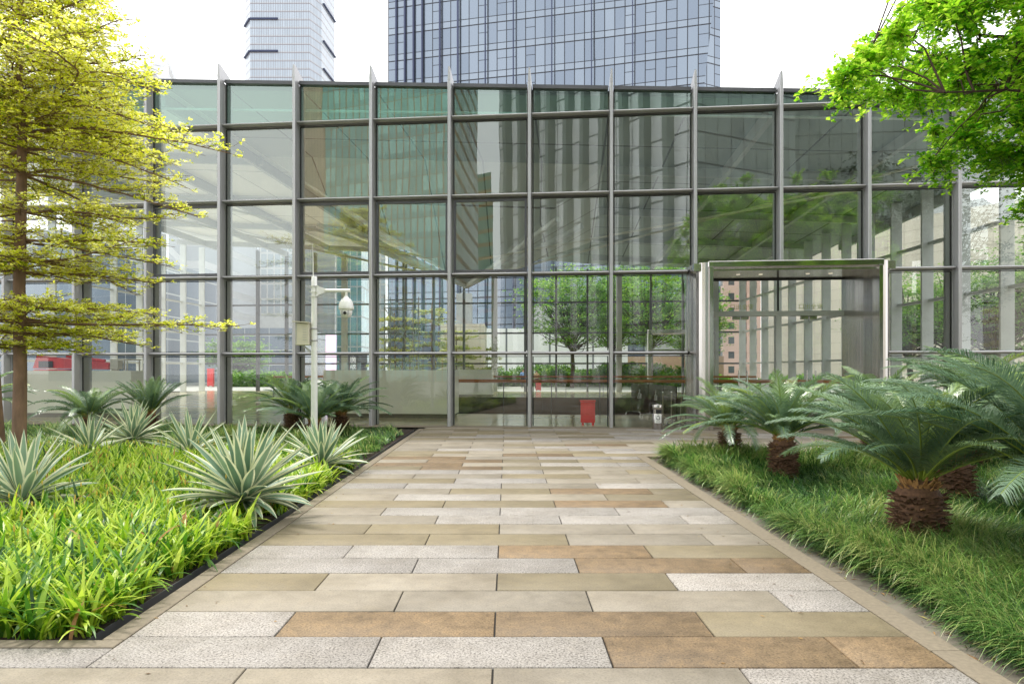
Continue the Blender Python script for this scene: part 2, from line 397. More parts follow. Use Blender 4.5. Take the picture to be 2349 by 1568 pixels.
# ------------------------------------------------------------------ grasses
def blades(rs, P, az, length, width, a0, a1, K=4, prof=None, fold=0.0):
    """P (n,3); returns V,Q,t : arching strap leaves"""
    n = len(P); t = np.linspace(0, 1, K + 1)
    ang = a0[:, None] + (a1 - a0)[:, None] * t[None, :]
    ds = length[:, None] / K
    mid = (ang[:, :-1] + ang[:, 1:]) / 2
    R = np.concatenate([np.zeros((n, 1)), np.cumsum(np.sin(mid) * ds, 1)], 1)
    Z = np.concatenate([np.zeros((n, 1)), np.cumsum(np.cos(mid) * ds, 1)], 1)
    wv = width[:, None] * (prof(t) if prof else np.clip(1 - t ** 2.2, .06, 1))[None, :] * .5
    ca, sa = np.cos(az)[:, None], np.sin(az)[:, None]
    X = P[:, 0:1] + R * ca; Y = P[:, 1:2] + R * sa; ZZ = P[:, 2:3] + Z
    L = np.stack([X - sa * wv, Y + ca * wv, ZZ], -1); Rr = np.stack([X + sa * wv, Y - ca * wv, ZZ], -1)
    Vv = np.stack([L, Rr], 2).reshape(-1, 3)
    base = (np.arange(n) * (K + 1) * 2)[:, None] + (np.arange(K) * 2)[None, :]
    Qq = np.stack([base, base + 1, base + 3, base + 2], -1).reshape(-1, 4)
    return Vv, Qq
def smoothnoise(x, y, s, seed):
    r = np.random.default_rng(seed); o = np.zeros_like(x)
    for k in range(5):
        a, b, p = r.uniform(-1, 1), r.uniform(-1, 1), r.uniform(0, 6.28)
        o += np.sin(s * (a * x + b * y) * (1 + .35 * k) + p)
    return o / 5
def inframe(P, m=60):
    d = np.maximum(P[:, 1], .05); px = CX + F * P[:, 0] / d
    return (P[:, 1] > 1.0) & (px > -m * 3) & (px < 2349 + m * 3)
# bright strap-leaved lilies, left bed
rs = np.random.default_rng(11)
def lily():
    cl = []
    n = 5600
    x = XL - .27 - 12.7 * rs.random(n) ** 1.15; y = YB + .06 + (rs.random(n) ** 1.15) * 9.6
    P = np.stack([x, y, np.full(n, -.03)], -1)
    keep = inframe(P) & (y < 12.6 + .9 * smoothnoise(x, y, 1.2, 5) - .9 * (x > -4.6)) & (x < 9)
    for ax, ad, ar in ((560, 7.3, .50), (52, 7.4, .40), (738, 10.6, .40), (436, 12.2, .40)):
        keep &= (P[:, 0] - (ax - CX) / F * ad) ** 2 + (P[:, 1] - ad + .12) ** 2 > ar ** 2
    P = P[keep]; n = len(P); nb = 11
    C = np.repeat(P, nb, 0); m = len(C)
    C[:, :2] += rs.normal(0, .035, (m, 2))
    az = rs.uniform(0, 6.283, m); ln = rs.uniform(.26, .52, m) * np.repeat(rs.uniform(.8, 1.12, n), nb)
    a0 = np.abs(rs.normal(.22, .2, m)); a1 = a0 + rs.uniform(.5, 2.1, m)
    wd = rs.uniform(.020, .036, m)
    V1, Q1 = blades(rs, C, az, ln, wd, a0, a1, 6, lambda t: np.clip(.75 + .9 * t - 1.75 * t ** 3.2, .05, 1.1))
    tone = np.clip(np.repeat(.44 + .24 * smoothnoise(P[:, 0], P[:, 1], 1.7, 8), nb) + rs.normal(.06, .27, m), 0, .96)
    tone[rs.random(m) < .02] = 1.0
    return V1, Q1, np.repeat(tone, 14)
V1, Q1, T1 = lily()
M['lily'] = leafmat('lily leaves', [(0, (.018, .085, .010)), (.3, (.10, .27, .016)), (.6, (.44, .62, .035)), (.9, (.70, .80, .14)), (.985, (.56, .70, .11)), (1, (.45, .22, .08))], .42, .36, .5)
tag(np_mesh('lily_ground_cover', V1, Q1, M['lily'], None, {'rnd': T1}, smooth=True), 'bright yellow green strap leaved lilies filling the left planting bed', 'ground cover', kind='stuff')
# flower buds standing among the lilies
n = 260; x = rs.uniform(-10, XL - .6, n); y = rs.uniform(4.6, 11.5, n); P = np.stack([x, y, np.full(n, -.02)], -1); P = P[inframe(P)]; n = len(P)
mb = MB()
for p in P:
    h = rs.uniform(.34, .5); dx, dy = rs.normal(0, .03, 2)
    mb.tube([p, (p[0] + dx * .5, p[1] + dy * .5, p[2] + h * .6), (p[0] + dx, p[1] + dy, p[2] + h)], [.003, .003, .003], 4)
    mb.tube([(p[0] + dx, p[1] + dy, p[2] + h), (p[0] + dx, p[1] + dy, p[2] + h + .025), (p[0] + dx, p[1] + dy, p[2] + h + .05)], [.004, .008, .002], 5, 1)
tag(mb.build('lily_buds', [M['rachis'], plain('yellow bud', (.6, .42, .06), .6)]), 'small yellow buds on thin stalks among the strap leaves', 'flower buds', kind='stuff')
M['mondo'] = leafmat('mondo grass leaves', [(0, (.008, .040, .012)), (.3, (.026, .095, .026)), (.6, (.12, .27, .055)), (.85, (.32, .50, .12)), (1, (.50, .50, .20))], .3, .34, .5)
def mondo(name, region, n, seed, label, hgt=1.0, z0=-.05):
    r = np.random.default_rng(seed)
    P = region(r, n); P = P[inframe(P)]; n = len(P)
    x, y = P[:, 0], P[:, 1]
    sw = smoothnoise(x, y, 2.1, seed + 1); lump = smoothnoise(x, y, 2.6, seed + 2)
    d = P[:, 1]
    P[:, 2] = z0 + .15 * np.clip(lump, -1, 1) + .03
    az = 3.6 + 2.4 * sw + r.normal(0, .85, n)
    ln = r.uniform(.24, .42, n) * hgt * (1 + .25 * lump); a0 = np.abs(r.normal(.35, .28, n)); a1 = a0 + r.uniform(.9, 2.0, n)
    wd = r.uniform(.004, .0068, n) * np.clip(d / 4.0, 1, 2.8)
    Vv, Qq = blades(r, P, az, ln, wd, a0, a1, 4, lambda t: np.clip(1 - t ** 2.5, .12, 1))
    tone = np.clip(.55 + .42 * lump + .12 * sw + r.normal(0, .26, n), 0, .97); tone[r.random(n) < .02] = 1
    # tone follows mound height, lighter crests and darker hollows
    return tag(np_mesh(name, Vv, Qq, M['mondo'], None, {'rnd': np.repeat(tone, 10)}, smooth=True), label, 'grass', kind='stuff')
def reg_right(r, n):
    y = .9 + 12.05 * r.random(n) ** 1.35
    w_ = np.minimum(.62 * y + 1.4, 11.5)
    x = XR + .45 + w_ * r.random(n) ** 1.25
    e = .10 * smoothnoise(y * 0, y, 3.0, 77)
    m = (x > XR + .47 + e) & (y < YR - .12) & ~((y > YR - .75) & (x < XR + .8))
    x, y = x[m], y[m]; return np.stack([x, y, x * 0], -1)
mondo('mondo_grass', reg_right, 125000, 21, 'dark green mounded mondo grass carpeting the right bed beneath the cycads')
def reg_right2(r, n):   # overhanging fringe along the gutter
    y = r.uniform(1.2, YR - .3, n); x = XR + .47 + np.abs(r.normal(0, .10, n)) + .10 * smoothnoise(y * 0, y, 3.0, 77)
    return np.stack([x, y, x * 0], -1)
mondo('mondo_grass_fringe', reg_right2, 9000, 22, 'shaggy fringe of mondo grass leaning over the right gutter', .9, -.06)
def reg_left(r, n):
    x = -15 + 12.4 * r.random(n); y = r.uniform(11.2, 18.45, n)
    m = (y > 12.4 + .9 * smoothnoise(x, y, 1.2, 5) - 1.0 * (x > -4.6)) & (x < XL - .22) & ~((x > -3.0) & (y > 17.6))
    x, y = x[m], y[m]; return np.stack([x, y, x * 0], -1)
mondo('mondo_grass', reg_left, 62000, 23, 'fine dark grass strip in the left bed along the foot of the glass wall', .72)

r5 = np.random.default_rng(5); V5, Q5, A5 = [], [], []
def flake(x, y, z, L, wd):
    a = r5.uniform(0, 6.283); c_, s_ = math.cos(a), math.sin(a); b = len(V5); t_ = r5.uniform(0, .012)
    for u, v, h in ((-.5, 0, 0), (0, -.5, t_), (.5, 0, .002), (0, .5, t_ * .5)): V5.append((x + u * L * c_ - v * wd * s_, y + u * L * s_ + v * wd * c_, z + h))
    Q5.append((b, b + 1, b + 2, b + 3)); A5.extend([r5.random()] * 4)
for i in range(900): flake(XR + .2 + abs(r5.normal(.25, .12)), r5.uniform(1.5, YR - .2), -.044, r5.uniform(.03, .12), r5.uniform(.003, .012))
for i in range(260): flake(XL - .14 - abs(r5.normal(.05, .03)), r5.uniform(4.2, 17), -.12, r5.uniform(.03, .09), r5.uniform(.006, .02))
for i in range(70): flake(XL + abs(r5.normal(0, .5)), r5.uniform(3.2, 17), .004, r5.uniform(.02, .05), r5.uniform(.006, .016))
for i in range(45): flake(XR - abs(r5.normal(0, .6)), r5.uniform(3.2, 12), .004, r5.uniform(.02, .05), r5.uniform(.006, .016))
M['litter'] = leafmat('dry litter', [(0, (.07, .035, .015)), (.5, (.20, .11, .045)), (.9, (.34, .22, .09)), (1, (.40, .38, .10))], .1, .8, .3)
tag(np_mesh('dry_leaf_litter', V5, Q5, M['litter'], None, {'rnd': A5}), 'dry brown leaf litter and grass clippings along the bed edges', 'leaf litter', kind='stuff')

# ------------------------------------------------------------------ agaves
M['ag_g'] = leafmat('agave green stripe', [(0, (.12, .22, .14)), (1, (.30, .42, .29))], .12, .4, .5)
M['ag_c'] = leafmat('agave cream margin', [(0, (.72, .73, .47)), (1, (.82, .81, .60))], .2, .42, .5)
def agave(name, loc, L, n, seed, label, lean=0.0):
    r = np.random.default_rng(seed); Vv, Qq, mi, at = [], [], [], []
    K = 9; t = np.linspace(0, 1, K + 1)
    prof = np.interp(t, [0, .12, .38, .7, .9, 1], [.75, .62, 1.0, .72, .30, .02])
    for i in range(n):
        f = (i + .5) / n; az = i * 2.39996 + r.normal(0, .12)
        el = rad(86) - rad(98) * f ** .72 + r.normal(0, .06)       # elevation
        ln = L * (.72 + .38 * math.sin(math.pi * min(1, .22 + f * .75))) * r.uniform(.9, 1.08)
        droop = (.10 + .45 * f ** 2) * r.uniform(.4, 1.3)
        w_ = .122 * L / .85 * r.uniform(.85, 1.1)
        e = el + .12 - droop * 1.1 * t ** 1.5
        ds = ln / K; R = np.concatenate([[0], np.cumsum(np.cos(e[:-1]) * ds)]) + .035; Z = np.concatenate([[0], np.cumsum(np.sin(e[:-1]) * ds)]) + .10 - .06 * f
        ca, sa = math.cos(az), math.sin(az)
        T = np.stack([np.cos(e) * ca, np.cos(e) * sa, np.sin(e)], -1); B = np.array([-sa, ca, 0]); Nn = np.cross(T, B)
        ctr = np.stack([R * ca, R * sa, Z], -1); b = len(Vv); tone = r.random()
        roll = r.normal(0, .38); cB, sB = math.cos(roll), math.sin(roll); B2 = B * cB + Nn.mean(0) * sB
        for s_, up in ((-1, .5), (-.64, .26), (0, 0), (.64, .26), (1, .5)):
            for k in range(K + 1):
                Vv.append(ctr[k] + (B * (1 - t[k]) + B2 * t[k]) * (s_ * w_ / 2 * prof[k]) - Nn[k] * (-up) * w_ * .5 * prof[k] * 1.0); at.append(tone)
        for c_ in range(4):
            for k in range(K):
                a = b + c_ * (K + 1) + k; Qq.append((a, a + 1, a + K + 2, a + K + 1)); mi.append(0 if c_ in (1, 2) else 1)
    o = np_mesh(name, Vv, Qq, [M['ag_g'], M['ag_c']], None, {'rnd': at}, mi, True)
    o.location = loc; o.rotation_euler = (lean, 0, seed)
    return tag(o, label, 'agave', 'variegated agaves in the left bed')
def GP(px, d, z=0): p = W(px, d); return (p.x, p.y, z)
agave('agave', GP(560, 7.3, .16), .82, 84, 1, 'largest variegated agave with wide flat rosette beside the path edge')
agave('agave', GP(52, 7.4, .13), .72, 58, 2, 'cream edged agave at the foot of the slim tree trunk, cut by the picture edge')
agave('agave', GP(738, 10.6, .06), .74, 54, 3, 'spiky agave right in front of the white camera pole')
agave('agave', GP(436, 12.2, .06), .74, 40, 4, 'agave with upright dark leaves between the biggest agave and the dark wall post', .05)
agave('agave', GP(305, 14.0, .12), .76, 58, 5, 'dense agave below the cycad with upswept fronds near the wall')
agave('agave', GP(207, 12.6, .03), .74, 30, 6, 'thin small agave in the lilies in front of the flat topped cycad')

# ------------------------------------------------------------------ cycads
M['cyc'] = leafmat('cycad leaflets', [(0, (.075, .15, .08)), (.5, (.19, .29, .185)), (.85, (.28, .41, .14)), (1, (.36, .46, .09))], .25, .27, 1.0)
def frond_set(r, n, L, pairs, rise, spread, arch):
    V0, Q0, A0 = [], [], []; VR = MB(); nv = 0
    K = 12; t = np.linspace(0, 1, K + 1)
    for i in range(n):
        f = (i + .5) / n; az = i * 2.39996 + r.normal(0, .1)
        el = rise - spread * f ** .9 + r.normal(0, .06); ln = L * r.uniform(.84, 1.08) * (.80 + .25 * min(1, f * 2.5))
        e = el - arch * r.uniform(.75, 1.2) * t ** 1.35
        ds = ln / K; R = np.concatenate([[0], np.cumsum(np.cos(e[:-1]) * ds)]) + .05; Z = np.concatenate([[0], np.cumsum(np.sin(e[:-1]) * ds)])
        side = r.normal(0, .10)
        ca, sa = math.cos(az), math.sin(az)
        ctr = np.stack([R * ca - sa * side * t ** 2 * ln, R * sa + ca * side * t ** 2 * ln, Z], -1)
        VR.tube([tuple(p) for p in ctr], [float(.010 * (1 - .75 * q)) for q in t], 4)
        tt = np.linspace(.13, .995, pairs); C = np.stack([np.interp(tt, t, ctr[:, j]) for j in range(3)], -1)
        ee = np.interp(tt, t, e); T = np.stack([np.cos(ee) * ca, np.cos(ee) * sa, np.sin(ee)], -1)
        B = np.tile(np.array([-sa, ca, 0.]), (pairs, 1)); Nn = np.cross(T, B)
        ll = .20 * L / 1.15 * np.clip(np.sin(np.pi * np.clip(tt * .92 + .03, 0, 1)) ** .55, .12, 1) * r.uniform(.92, 1.05, pairs)
        twist = r.normal(0, .12); tone = np.clip(r.normal(.45, .2), 0, 1); tone = .95 if r.random() < .02 else tone
        if f < .12: tone = .75
        for s_ in (-1, 1):
            fw = .55 + .5 * tt; v = .42 + twist * s_
            D = T * np.sin(fw)[:, None] + (B * s_ * math.cos(v) + Nn * math.sin(v)) * np.cos(fw)[:, None]
            D += r.normal(0, .05, D.shape)
            wv = T * (.0048 * L / 1.15 * 62 / pairs * 1.5)
            mid = C + D * (ll * .55)[:, None]; tip = C + D * ll[:, None] - Nn * (ll * .16)[:, None]
            tip[:, 2] -= ll * .10
            V0.append(np.stack([C - wv, C + wv, mid + wv * .9, mid - wv * .9, tip + wv * .15, tip - wv * .15], 1).reshape(-1, 3))
            b = nv + np.arange(pairs)[:, None] * 6
            Q0.append(np.concatenate([b + np.array([[0, 1, 2, 3]]), b + np.array([[3, 2, 4, 5]])]).reshape(-1, 4))
            A0.append(np.clip(np.repeat(tone + r.normal(0, .07, pairs), 6), 0, 1)); nv += pairs * 6
    V0 = np.concatenate(V0); Q0 = np.concatenate(Q0); A0 = np.concatenate(A0)
    rv = np.array(VR.v); rq = np.array([q for q in VR.f if len(q) == 4]); b = len(V0)
    mi = np.concatenate([np.zeros(len(Q0), int), np.ones(len(rq), int)])
    return np.concatenate([V0, rv]), np.concatenate([Q0, rq + b]), mi, np.concatenate([A0, np.full(len(rv), .5)])
def husk_trunk(name, parent, h, rr, seed, n=420):
    r = random.Random(seed); mb = MB()
    mb.lathe([(.02, -.15), (rr * .82, -.15), (rr * .86, 0), (rr * .80, h * .5), (rr * .86, h * .85), (rr * .55, h + .04), (0, h + .08)], 20)
    rows = max(6, int(h / .042))
    for j in range(rows):
        z = -.05 + (h + .08) * (j + .5) / rows; m = int(n / rows)
        rad_ = rr * (.84 if j < rows - 2 else .62)
        for i in range(m):
            A = 6.283 * (i + .5 * (j % 2)) / m + r.uniform(-.08, .08); up = r.uniform(-.15, .5) + (.9 if j > rows - 3 else 0); ln = r.uniform(.05, .10)
            d = Vector((math.cos(A) * math.cos(up), math.sin(A) * math.cos(up), math.sin(up))); b = Vector((-math.sin(A), math.cos(A), 0)); n_ = d.cross(b)
            p = Vector((math.cos(A) * rad_ * .93, math.sin(A) * rad_ * .93, z + r.uniform(-.012, .012))); w_ = r.uniform(.014, .022); th = w_ * .45
            q = p + d * ln; e = .45
            vs = [p + b * w_ + n_ * th, p - b * w_ + n_ * th, p - b * w_ - n_ * th, p + b * w_ - n_ * th, q + b * w_ * e + n_ * th * e, q - b * w_ * e + n_ * th * e, q - b * w_ * e - n_ * th * e, q + b * w_ * e - n_ * th * e]
            mi = 1 if (j > rows - 3 or r.random() < .03) else 0
            mb.idx(vs, [(0, 1, 5, 4), (1, 2, 6, 5), (2, 3, 7, 6), (3, 0, 4, 7), (4, 5, 6, 7)], mi)
    return mb.build(name, [M['husk'], M['husk_pale']], parent)
def cycad(loc, L, n, pairs, seed, label, h=.5, rr=.2, rise=rad(82), spread=rad(70), arch=rad(62), rz=0, tilt=0):
    e = empty('cycad', loc, rz, label, 'cycad', 'cycads planted in the beds beside the path')
    r = np.random.default_rng(seed); husk_trunk('trunk', e, h, rr, seed)
    V0, Q0, mi, A0 = frond_set(r, n, L, pairs, rise, spread, arch)
    V0[:, 2] += h + .02
    np_mesh('crown', V0, Q0, [M['cyc'], M['rachis']], e, {'rnd': A0}, mi)
    return e
cycad(GP(2106, 6.15, -.05), 1.32, 46, 88, 31, 'cycad with thick shaggy trunk nearest the path in the right bed', .62, .225, rad(80), rad(46), rad(56), .3)
cycad(GP(2465, 5.4, -.05), 1.75, 46, 96, 32, 'biggest cycad whose long arching fronds reach in at the right picture edge', .66, .24, rad(76), rad(46), rad(58), 1.1)
cycad(GP(2186, 8.4, -.05), 1.18, 40, 64, 33, 'cycad with dark shaded trunk standing behind the thick trunked cycad', .55, .23, rad(82), rad(50), rad(56), 2)
cycad(GP(1797, 10.3, -.05), 1.26, 48, 66, 34, 'round headed cycad standing alone in the middle of the right bed', .62, .20, rad(86), rad(62), rad(56), .8)
cycad(GP(1673, 12.35, -.02), 1.14, 42, 56, 35, 'small cycad at the far corner of the right bed before the steel portal', .56, .17, rad(84), rad(76), rad(62), .2)
cycad(GP(2010, 11.6, -.05), 1.35, 42, 60, 36, 'pale topped cycad in front of the right jamb of the portal', .75, .2, rad(84), rad(66), rad(64), 1.9)
cycad(GP(2235, 11.0, -.05), 1.50, 44, 64, 37, 'tall rounded cycad in front of the two rightmost wall bays', .95, .2, rad(84), rad(70), rad(68), .5)
cycad(GP(2440, 8.3, -.05), 1.38, 40, 74, 38, 'tall cycad with reddish frond tips rising at the right picture edge', .80, .22, rad(86), rad(58), rad(44), 2.2)
cycad(GP(205, 16.3, -.05), 1.22, 34, 50, 39, 'flat topped cycad in front of the pale counter at far left', .52, .17, rad(74), rad(62), rad(58), .9)
cycad(GP(345, 17.1, -.05), 1.02, 30, 48, 40, 'cycad with steep upswept fronds beside the flat topped cycad', .58, .16, rad(86), rad(48), rad(30), .4)
cycad(GP(672, 17.3, -.05), 1.25, 34, 50, 41, 'leftmost cycad of the clump around the white camera pole', .62, .2, rad(84), rad(66), rad(50), 0)
cycad(GP(722, 16.4, -.05), 1.20, 36, 52, 42, 'front cycad of the clump directly behind the white camera pole', .42, .2, rad(84), rad(62), rad(44), 1.4)
cycad(GP(782, 17.2, -.05), 1.28, 34, 50, 43, 'rightmost cycad of the clump behind the white camera pole', .55, .19, rad(82), rad(68), rad(56), 2.4)
cycad(GP(-62, 14.6, -.05), 1.15, 32, 50, 44, 'cycad mostly outside the left picture edge, only frond tips in view', .85, .17, rad(80), rad(60), rad(58), .7)
# ------------------------------------------------------------------ glass pavilion (local frame: x along the facade, y inwards)
TH = rad(5.5167); STEP = 2.2733
INW = Vector((math.sin(TH), math.cos(TH), 0)); EX = Vector((math.cos(TH), -math.sin(TH), 0))
O = Vector((.6296, 19.0814, 0)) + INW * .32
def LW(x, y, z=0): return O + EX * x + INW * y + Vector((0, 0, z))
def WL(p): d = Vector(p) - O; return (d.dot(EX), d.dot(INW))
PAV = empty('glass_pavilion', O, -TH, 'long glass walled pavilion with a grid of grey metal fins and bars', 'building')
ZT = [2.09, 4.33, 6.56, 8.80]
def zroof(x): return 9.67 - .055 * x
I0, I1 = -12, 7; DEP = 31.0
RX0, RX1 = 16.0, 13.4        # right side wall runs from (RX0,0) to (RX1,DEP)
PX0, PX1 = 4.36, 9.59       # portal
# fins
for i in range(I0, I1 + 1):
    x = i * STEP; zb = 0 if i not in (3, 4) else 4.46
    mb = MB(); zt = zroof(x) + .38
    fx = .043
    pr = [(x - fx, -.06), (x - fx, -.315), (x - fx * .75, -.328), (x + fx * .75, -.328), (x + fx, -.315), (x + fx, -.06)]
    mb.prism(pr, zb, zroof(x), 0)
    mb.build('fin', M['alu'], PAV)
    mb = MB()           # blade that rises above the roof edge and slopes back
    z = zroof(x) + .004
    t = [(x - .04, -.328, z), (x + .04, -.328, z), (x + .04, .85, z), (x - .04, .85, z)]
    u = [(x - .02, -.325, zt), (x + .02, -.325, zt), (x + .02, -.22, zt), (x - .02, -.22, zt)]
    mb.idx(t + u, [(0, 1, 5, 4), (1, 2, 6, 5), (2, 3, 7, 6), (3, 0, 4, 7), (4, 5, 6, 7), (3, 2, 1, 0)])
    mb.build('fin_blade', M['alu'], PAV)
    mb = MB(); mb.box(x - .038, x + .038, .012, .44, zb + .012 if not zb else zb, zroof(x) - .12, bev=.006)
    mb.build('inner_post', M['alu_mid'], PAV)
# transoms, one bar per bay
BAYS = list(range(I0, I1))
def has_bar(j, i):
    if i in (2, 3) and j < 2: return False
    if j == 3 and i >= 5: return False
    return True
for i in BAYS:
    for j, z in enumerate(ZT):
        if not has_bar(j, i): continue
        x0, x1 = i * STEP + .060, (i + 1) * STEP - .060
        if i == 1 and j < 2: x1 = PX0 - .01
        if i == 4 and j < 2: x0 = PX1 + .01
        mb = MB(); pr = [(-.035, -.040), (-.175, -.036), (-.218, -.020), (-.23, -.004), (-.214, .018), (-.175, .034), (-.035, .040)]
        n = len(pr); vs = [(x0, a, z + b) for a, b in pr] + [(x1, a, z + b) for a, b in pr]
        mb.idx(vs, [(k, k + 1, n + k + 1, n + k) for k in range(n - 1)] + [tuple(range(n - 1, -1, -1)), tuple(range(n, 2 * n)), (n - 1, 0, n, 2 * n - 1)])
        mb.box(x0, x1, -.034, .14, z - .052, z + .036, 1)
        mb.build('transom', [M['alu'], M['alu_dark']], PAV)
    mb = MB(); x0, x1 = i * STEP + .08, (i + 1) * STEP - .08     # roof edge capping
    mb.idx([(x0, -.10, zroof(x0) - .10), (x1, -.10, zroof(x1) - .10), (x1, .25, zroof(x1) - .10), (x0, .25, zroof(x0) - .10), (x0, -.10, zroof(x0)), (x1, -.10, zroof(x1)), (x1, .25, zroof(x1)), (x0, .25, zroof(x0))],
           [(0, 3, 2, 1), (4, 5, 6, 7), (0, 1, 5, 4), (1, 2, 6, 5), (2, 3, 7, 6), (3, 0, 4, 7)])
    mb.build('roof_edge', M['alu_dark'], PAV)
# panes
DARKFR = {(-5, 2), (-3, 2), (-2, 2), (-1, 2), (6, 2)}
for i in BAYS:
    zs = [.03] + ZT
    for j in range(5):
        if i in (2, 3) and j < 2: continue
        if i >= 5 and j == 4: continue
        x0, x1 = i * STEP + .085, (i + 1) * STEP - .085
        if i == 1 and j < 2: x1 = PX0 + .03
        if i == 4 and j < 2: x0 = PX1 - .03
        z0 = zs[j] + (.07 if j else 0); z1a = (zs[j + 1] - .09) if j < 4 and has_bar(j, i) else None
        if i >= 5 and j == 3: z1a = None
        za, zb = (z1a, z1a) if z1a else (zroof(x0) - .10, zroof(x1) - .10)
        if i in (2, 3) and j == 2: z0 = 4.47
        mb = MB(); r = random.Random(i * 31 + j); t0, t1 = r.uniform(-.004, .004), r.uniform(-.004, .004)
        mb.face([(x0, t0, z0), (x1, t1, z0), (x1, t1 + .002, zb), (x0, t0 + .002, za)])
        mb.build('glass_pane', M['glass_top'] if j == 4 else M['glass_low'] if j < 2 else M['glass'], PAV)
        if (i, j) in DARKFR:
            mb = MB(); f = .065
            mb.box(x0, x1, -.05, -.012, z0, z0 + f); mb.box(x0, x1, -.05, -.012, za - f, za)
            mb.box(x0, x0 + f, -.05, -.012, z0 + f, za - f); mb.box(x1 - f, x1, -.05, -.012, z0 + f, za - f)
            mb.build('window_frame', M['alu_dark'], PAV)
        else:
            mb = MB(); f = .018
            mb.box(x0 - .012, x0 + f, -.03, -.012, z0, za); mb.box(x1 - f, x1 + .012, -.03, -.012, z0, zb)
            if j < 4: mb.box(x0 + f, x1 - f, -.03, -.012, za - f, za)
            if j == 4:
                mb = MB(); mb.box(x0 - .012, x0 + f, -.03, -.012, z0, za)
            mb.build('gasket', M['black'], PAV)
mb = MB(); mb.box(I0 * STEP, PX0 - .02, -.50, .03, -.01, .012); mb.box(PX1 + .02, RX0, -.50, .03, -.01, .012); mb.box(PX0 - .02, PX1 + .02, -1.5, -.48, -.02, .006)
tag(mb.build('threshold', M['kerb'], PAV), kind='structure')
mb = MB(); mb.face([(I0 * STEP, .03, .014), (RX0, .03, .014), (RX1, DEP, .014), (I0 * STEP, DEP, .014)])
tag(mb.build('floor', M['floor_in'], PAV), kind='structure')
# ceiling: flat deck with a folded inverted pyramid
AP = WL(W(1073, 34)); AZ = 5.85
def zc(x, y): return zroof(x) - .16 + (.55 * max(0, y - 22) / 9 if x < -4 else 0)
mb = MB(); cx0, cx1, cy0, cy1 = AP[0] - 7.0, AP[0] + 6.4, AP[1] - 7.5, AP[1] + 8.0
gx = [I0 * STEP, cx0, cx1, RX0]; gy = [.26, cy0, cy1, DEP]
for a in range(3):
    for b in range(3):
        if a == 1 and b == 1: continue
        P4 = [(gx[a], gy[b]), (gx[a + 1], gy[b]), (gx[a + 1], gy[b + 1]), (gx[a], gy[b + 1])]
        mw = 1 if a == 0 else 0  # left bays take the brightened copy
        mb.face([(x, y, zc(x, y)) for x, y in reversed(P4)], mw, uv=[(x, y) for x, y in reversed(P4)])
cs = [(cx0, cy0), (cx1, cy0), (cx1, cy1), (cx0, cy1)]
for k in range(4):
    p, q = cs[k], cs[(k + 1) % 4]
    mb.face([(q[0], q[1], zc(*q)), (p[0], p[1], zc(*p)), (AP[0], AP[1], AZ)], 2, uv=[(q[0], q[1]), (p[0], p[1]), (AP[0] + .5, AP[1])])
mb.build('ceiling', [M['ceiling'], M['ceil_bright'], M['ceil_t']], PAV)
mb = MB()
xs = (I0 * STEP, RX0)
mb.idx([(xs[0], .25, zroof(xs[0]) - .02), (xs[1], .25, zroof(xs[1]) - .02), (RX1 + .2, DEP, zroof(RX1) + .02), (xs[0], DEP, zroof(xs[0]) + .52)], [(0, 1, 2, 3)])
mb.build('roof', M['alu_mid'], PAV)
# beams under the ceiling, struts of the folded part
for x in [k * STEP * 2 + STEP for k in range(-6, 4)]:
    if cx0 - .3 < x < cx1 + .3: continue
    mb = MB(); z = zc(x, 5); yy = DEP - .3; mb.box(x - .09, x + .09, .6, yy if x < 12 else 20, z - .42, z - .03, bev=.01); mb.build('ceiling_beam', M['alu_mid'], PAV)
for y in (6.8, 13.6, 20.4, 27.2):
    for a, b in ((I0 * STEP + .2, cx0 - .1), (cx1 + .1, 14.3)):
        if cy0 < y < cy1 or True:
            mb = MB(); za_, zb_ = zc(a, 5), zc(b, 5)
            mb.idx([(a, y - .07, za_ - .36), (b, y - .07, zb_ - .36), (b, y + .07, zb_ - .36), (a, y + .07, za_ - .36), (a, y - .07, za_ - .04), (b, y - .07, zb_ - .04), (b, y + .07, zb_ - .04), (a, y + .07, za_ - .04)],
                   [(0, 3, 2, 1), (4, 5, 6, 7), (0, 1, 5, 4), (1, 2, 6, 5), (2, 3, 7, 6), (3, 0, 4, 7)])
            mb.build('ceiling_beam', M['alu_mid'], PAV)
for tx, ty, tz in ((-6.0, -4.5, 8.6), (-4.3, -5.8, 8.2), (5.6, -4.5, 8.3), (4.6, -6.4, 8.2)):
    mb = MB(); a = (AP[0], AP[1] - .3, AZ - .1); b = (AP[0] + tx, AP[1] + ty, tz - .6)
    mb.tube([a, b], .13, 12); mb.build('strut', M['white_paint'], PAV)
for (x0, y0, z0, x1, y1, z1) in ((AP[0] + .5, AP[1] - 1, 6.0, 14.2, 1.2, 8.2), (AP[0] - .5, AP[1] - 1, 6.0, -22, 2.0, 8.8), (AP[0] + 1, AP[1] - 3, 6.6, 10.5, .8, 6.9), (AP[0] - 1, AP[1] - 3, 6.6, -12.5, .8, 7.4)):
    mb = MB(); mb.tube([(x0, y0, z0), (x1, y1, z1)], .045, 6); mb.build('tie_rod', M['cream_paint'], PAV)
mb = MB(); mb.tube([(I0 * STEP, .55, zroof(I0 * STEP) - .75), (15.6, .55, zroof(15.6) - .5)], .04, 8); mb.build('ceiling_pipe', M['white_paint'], PAV)
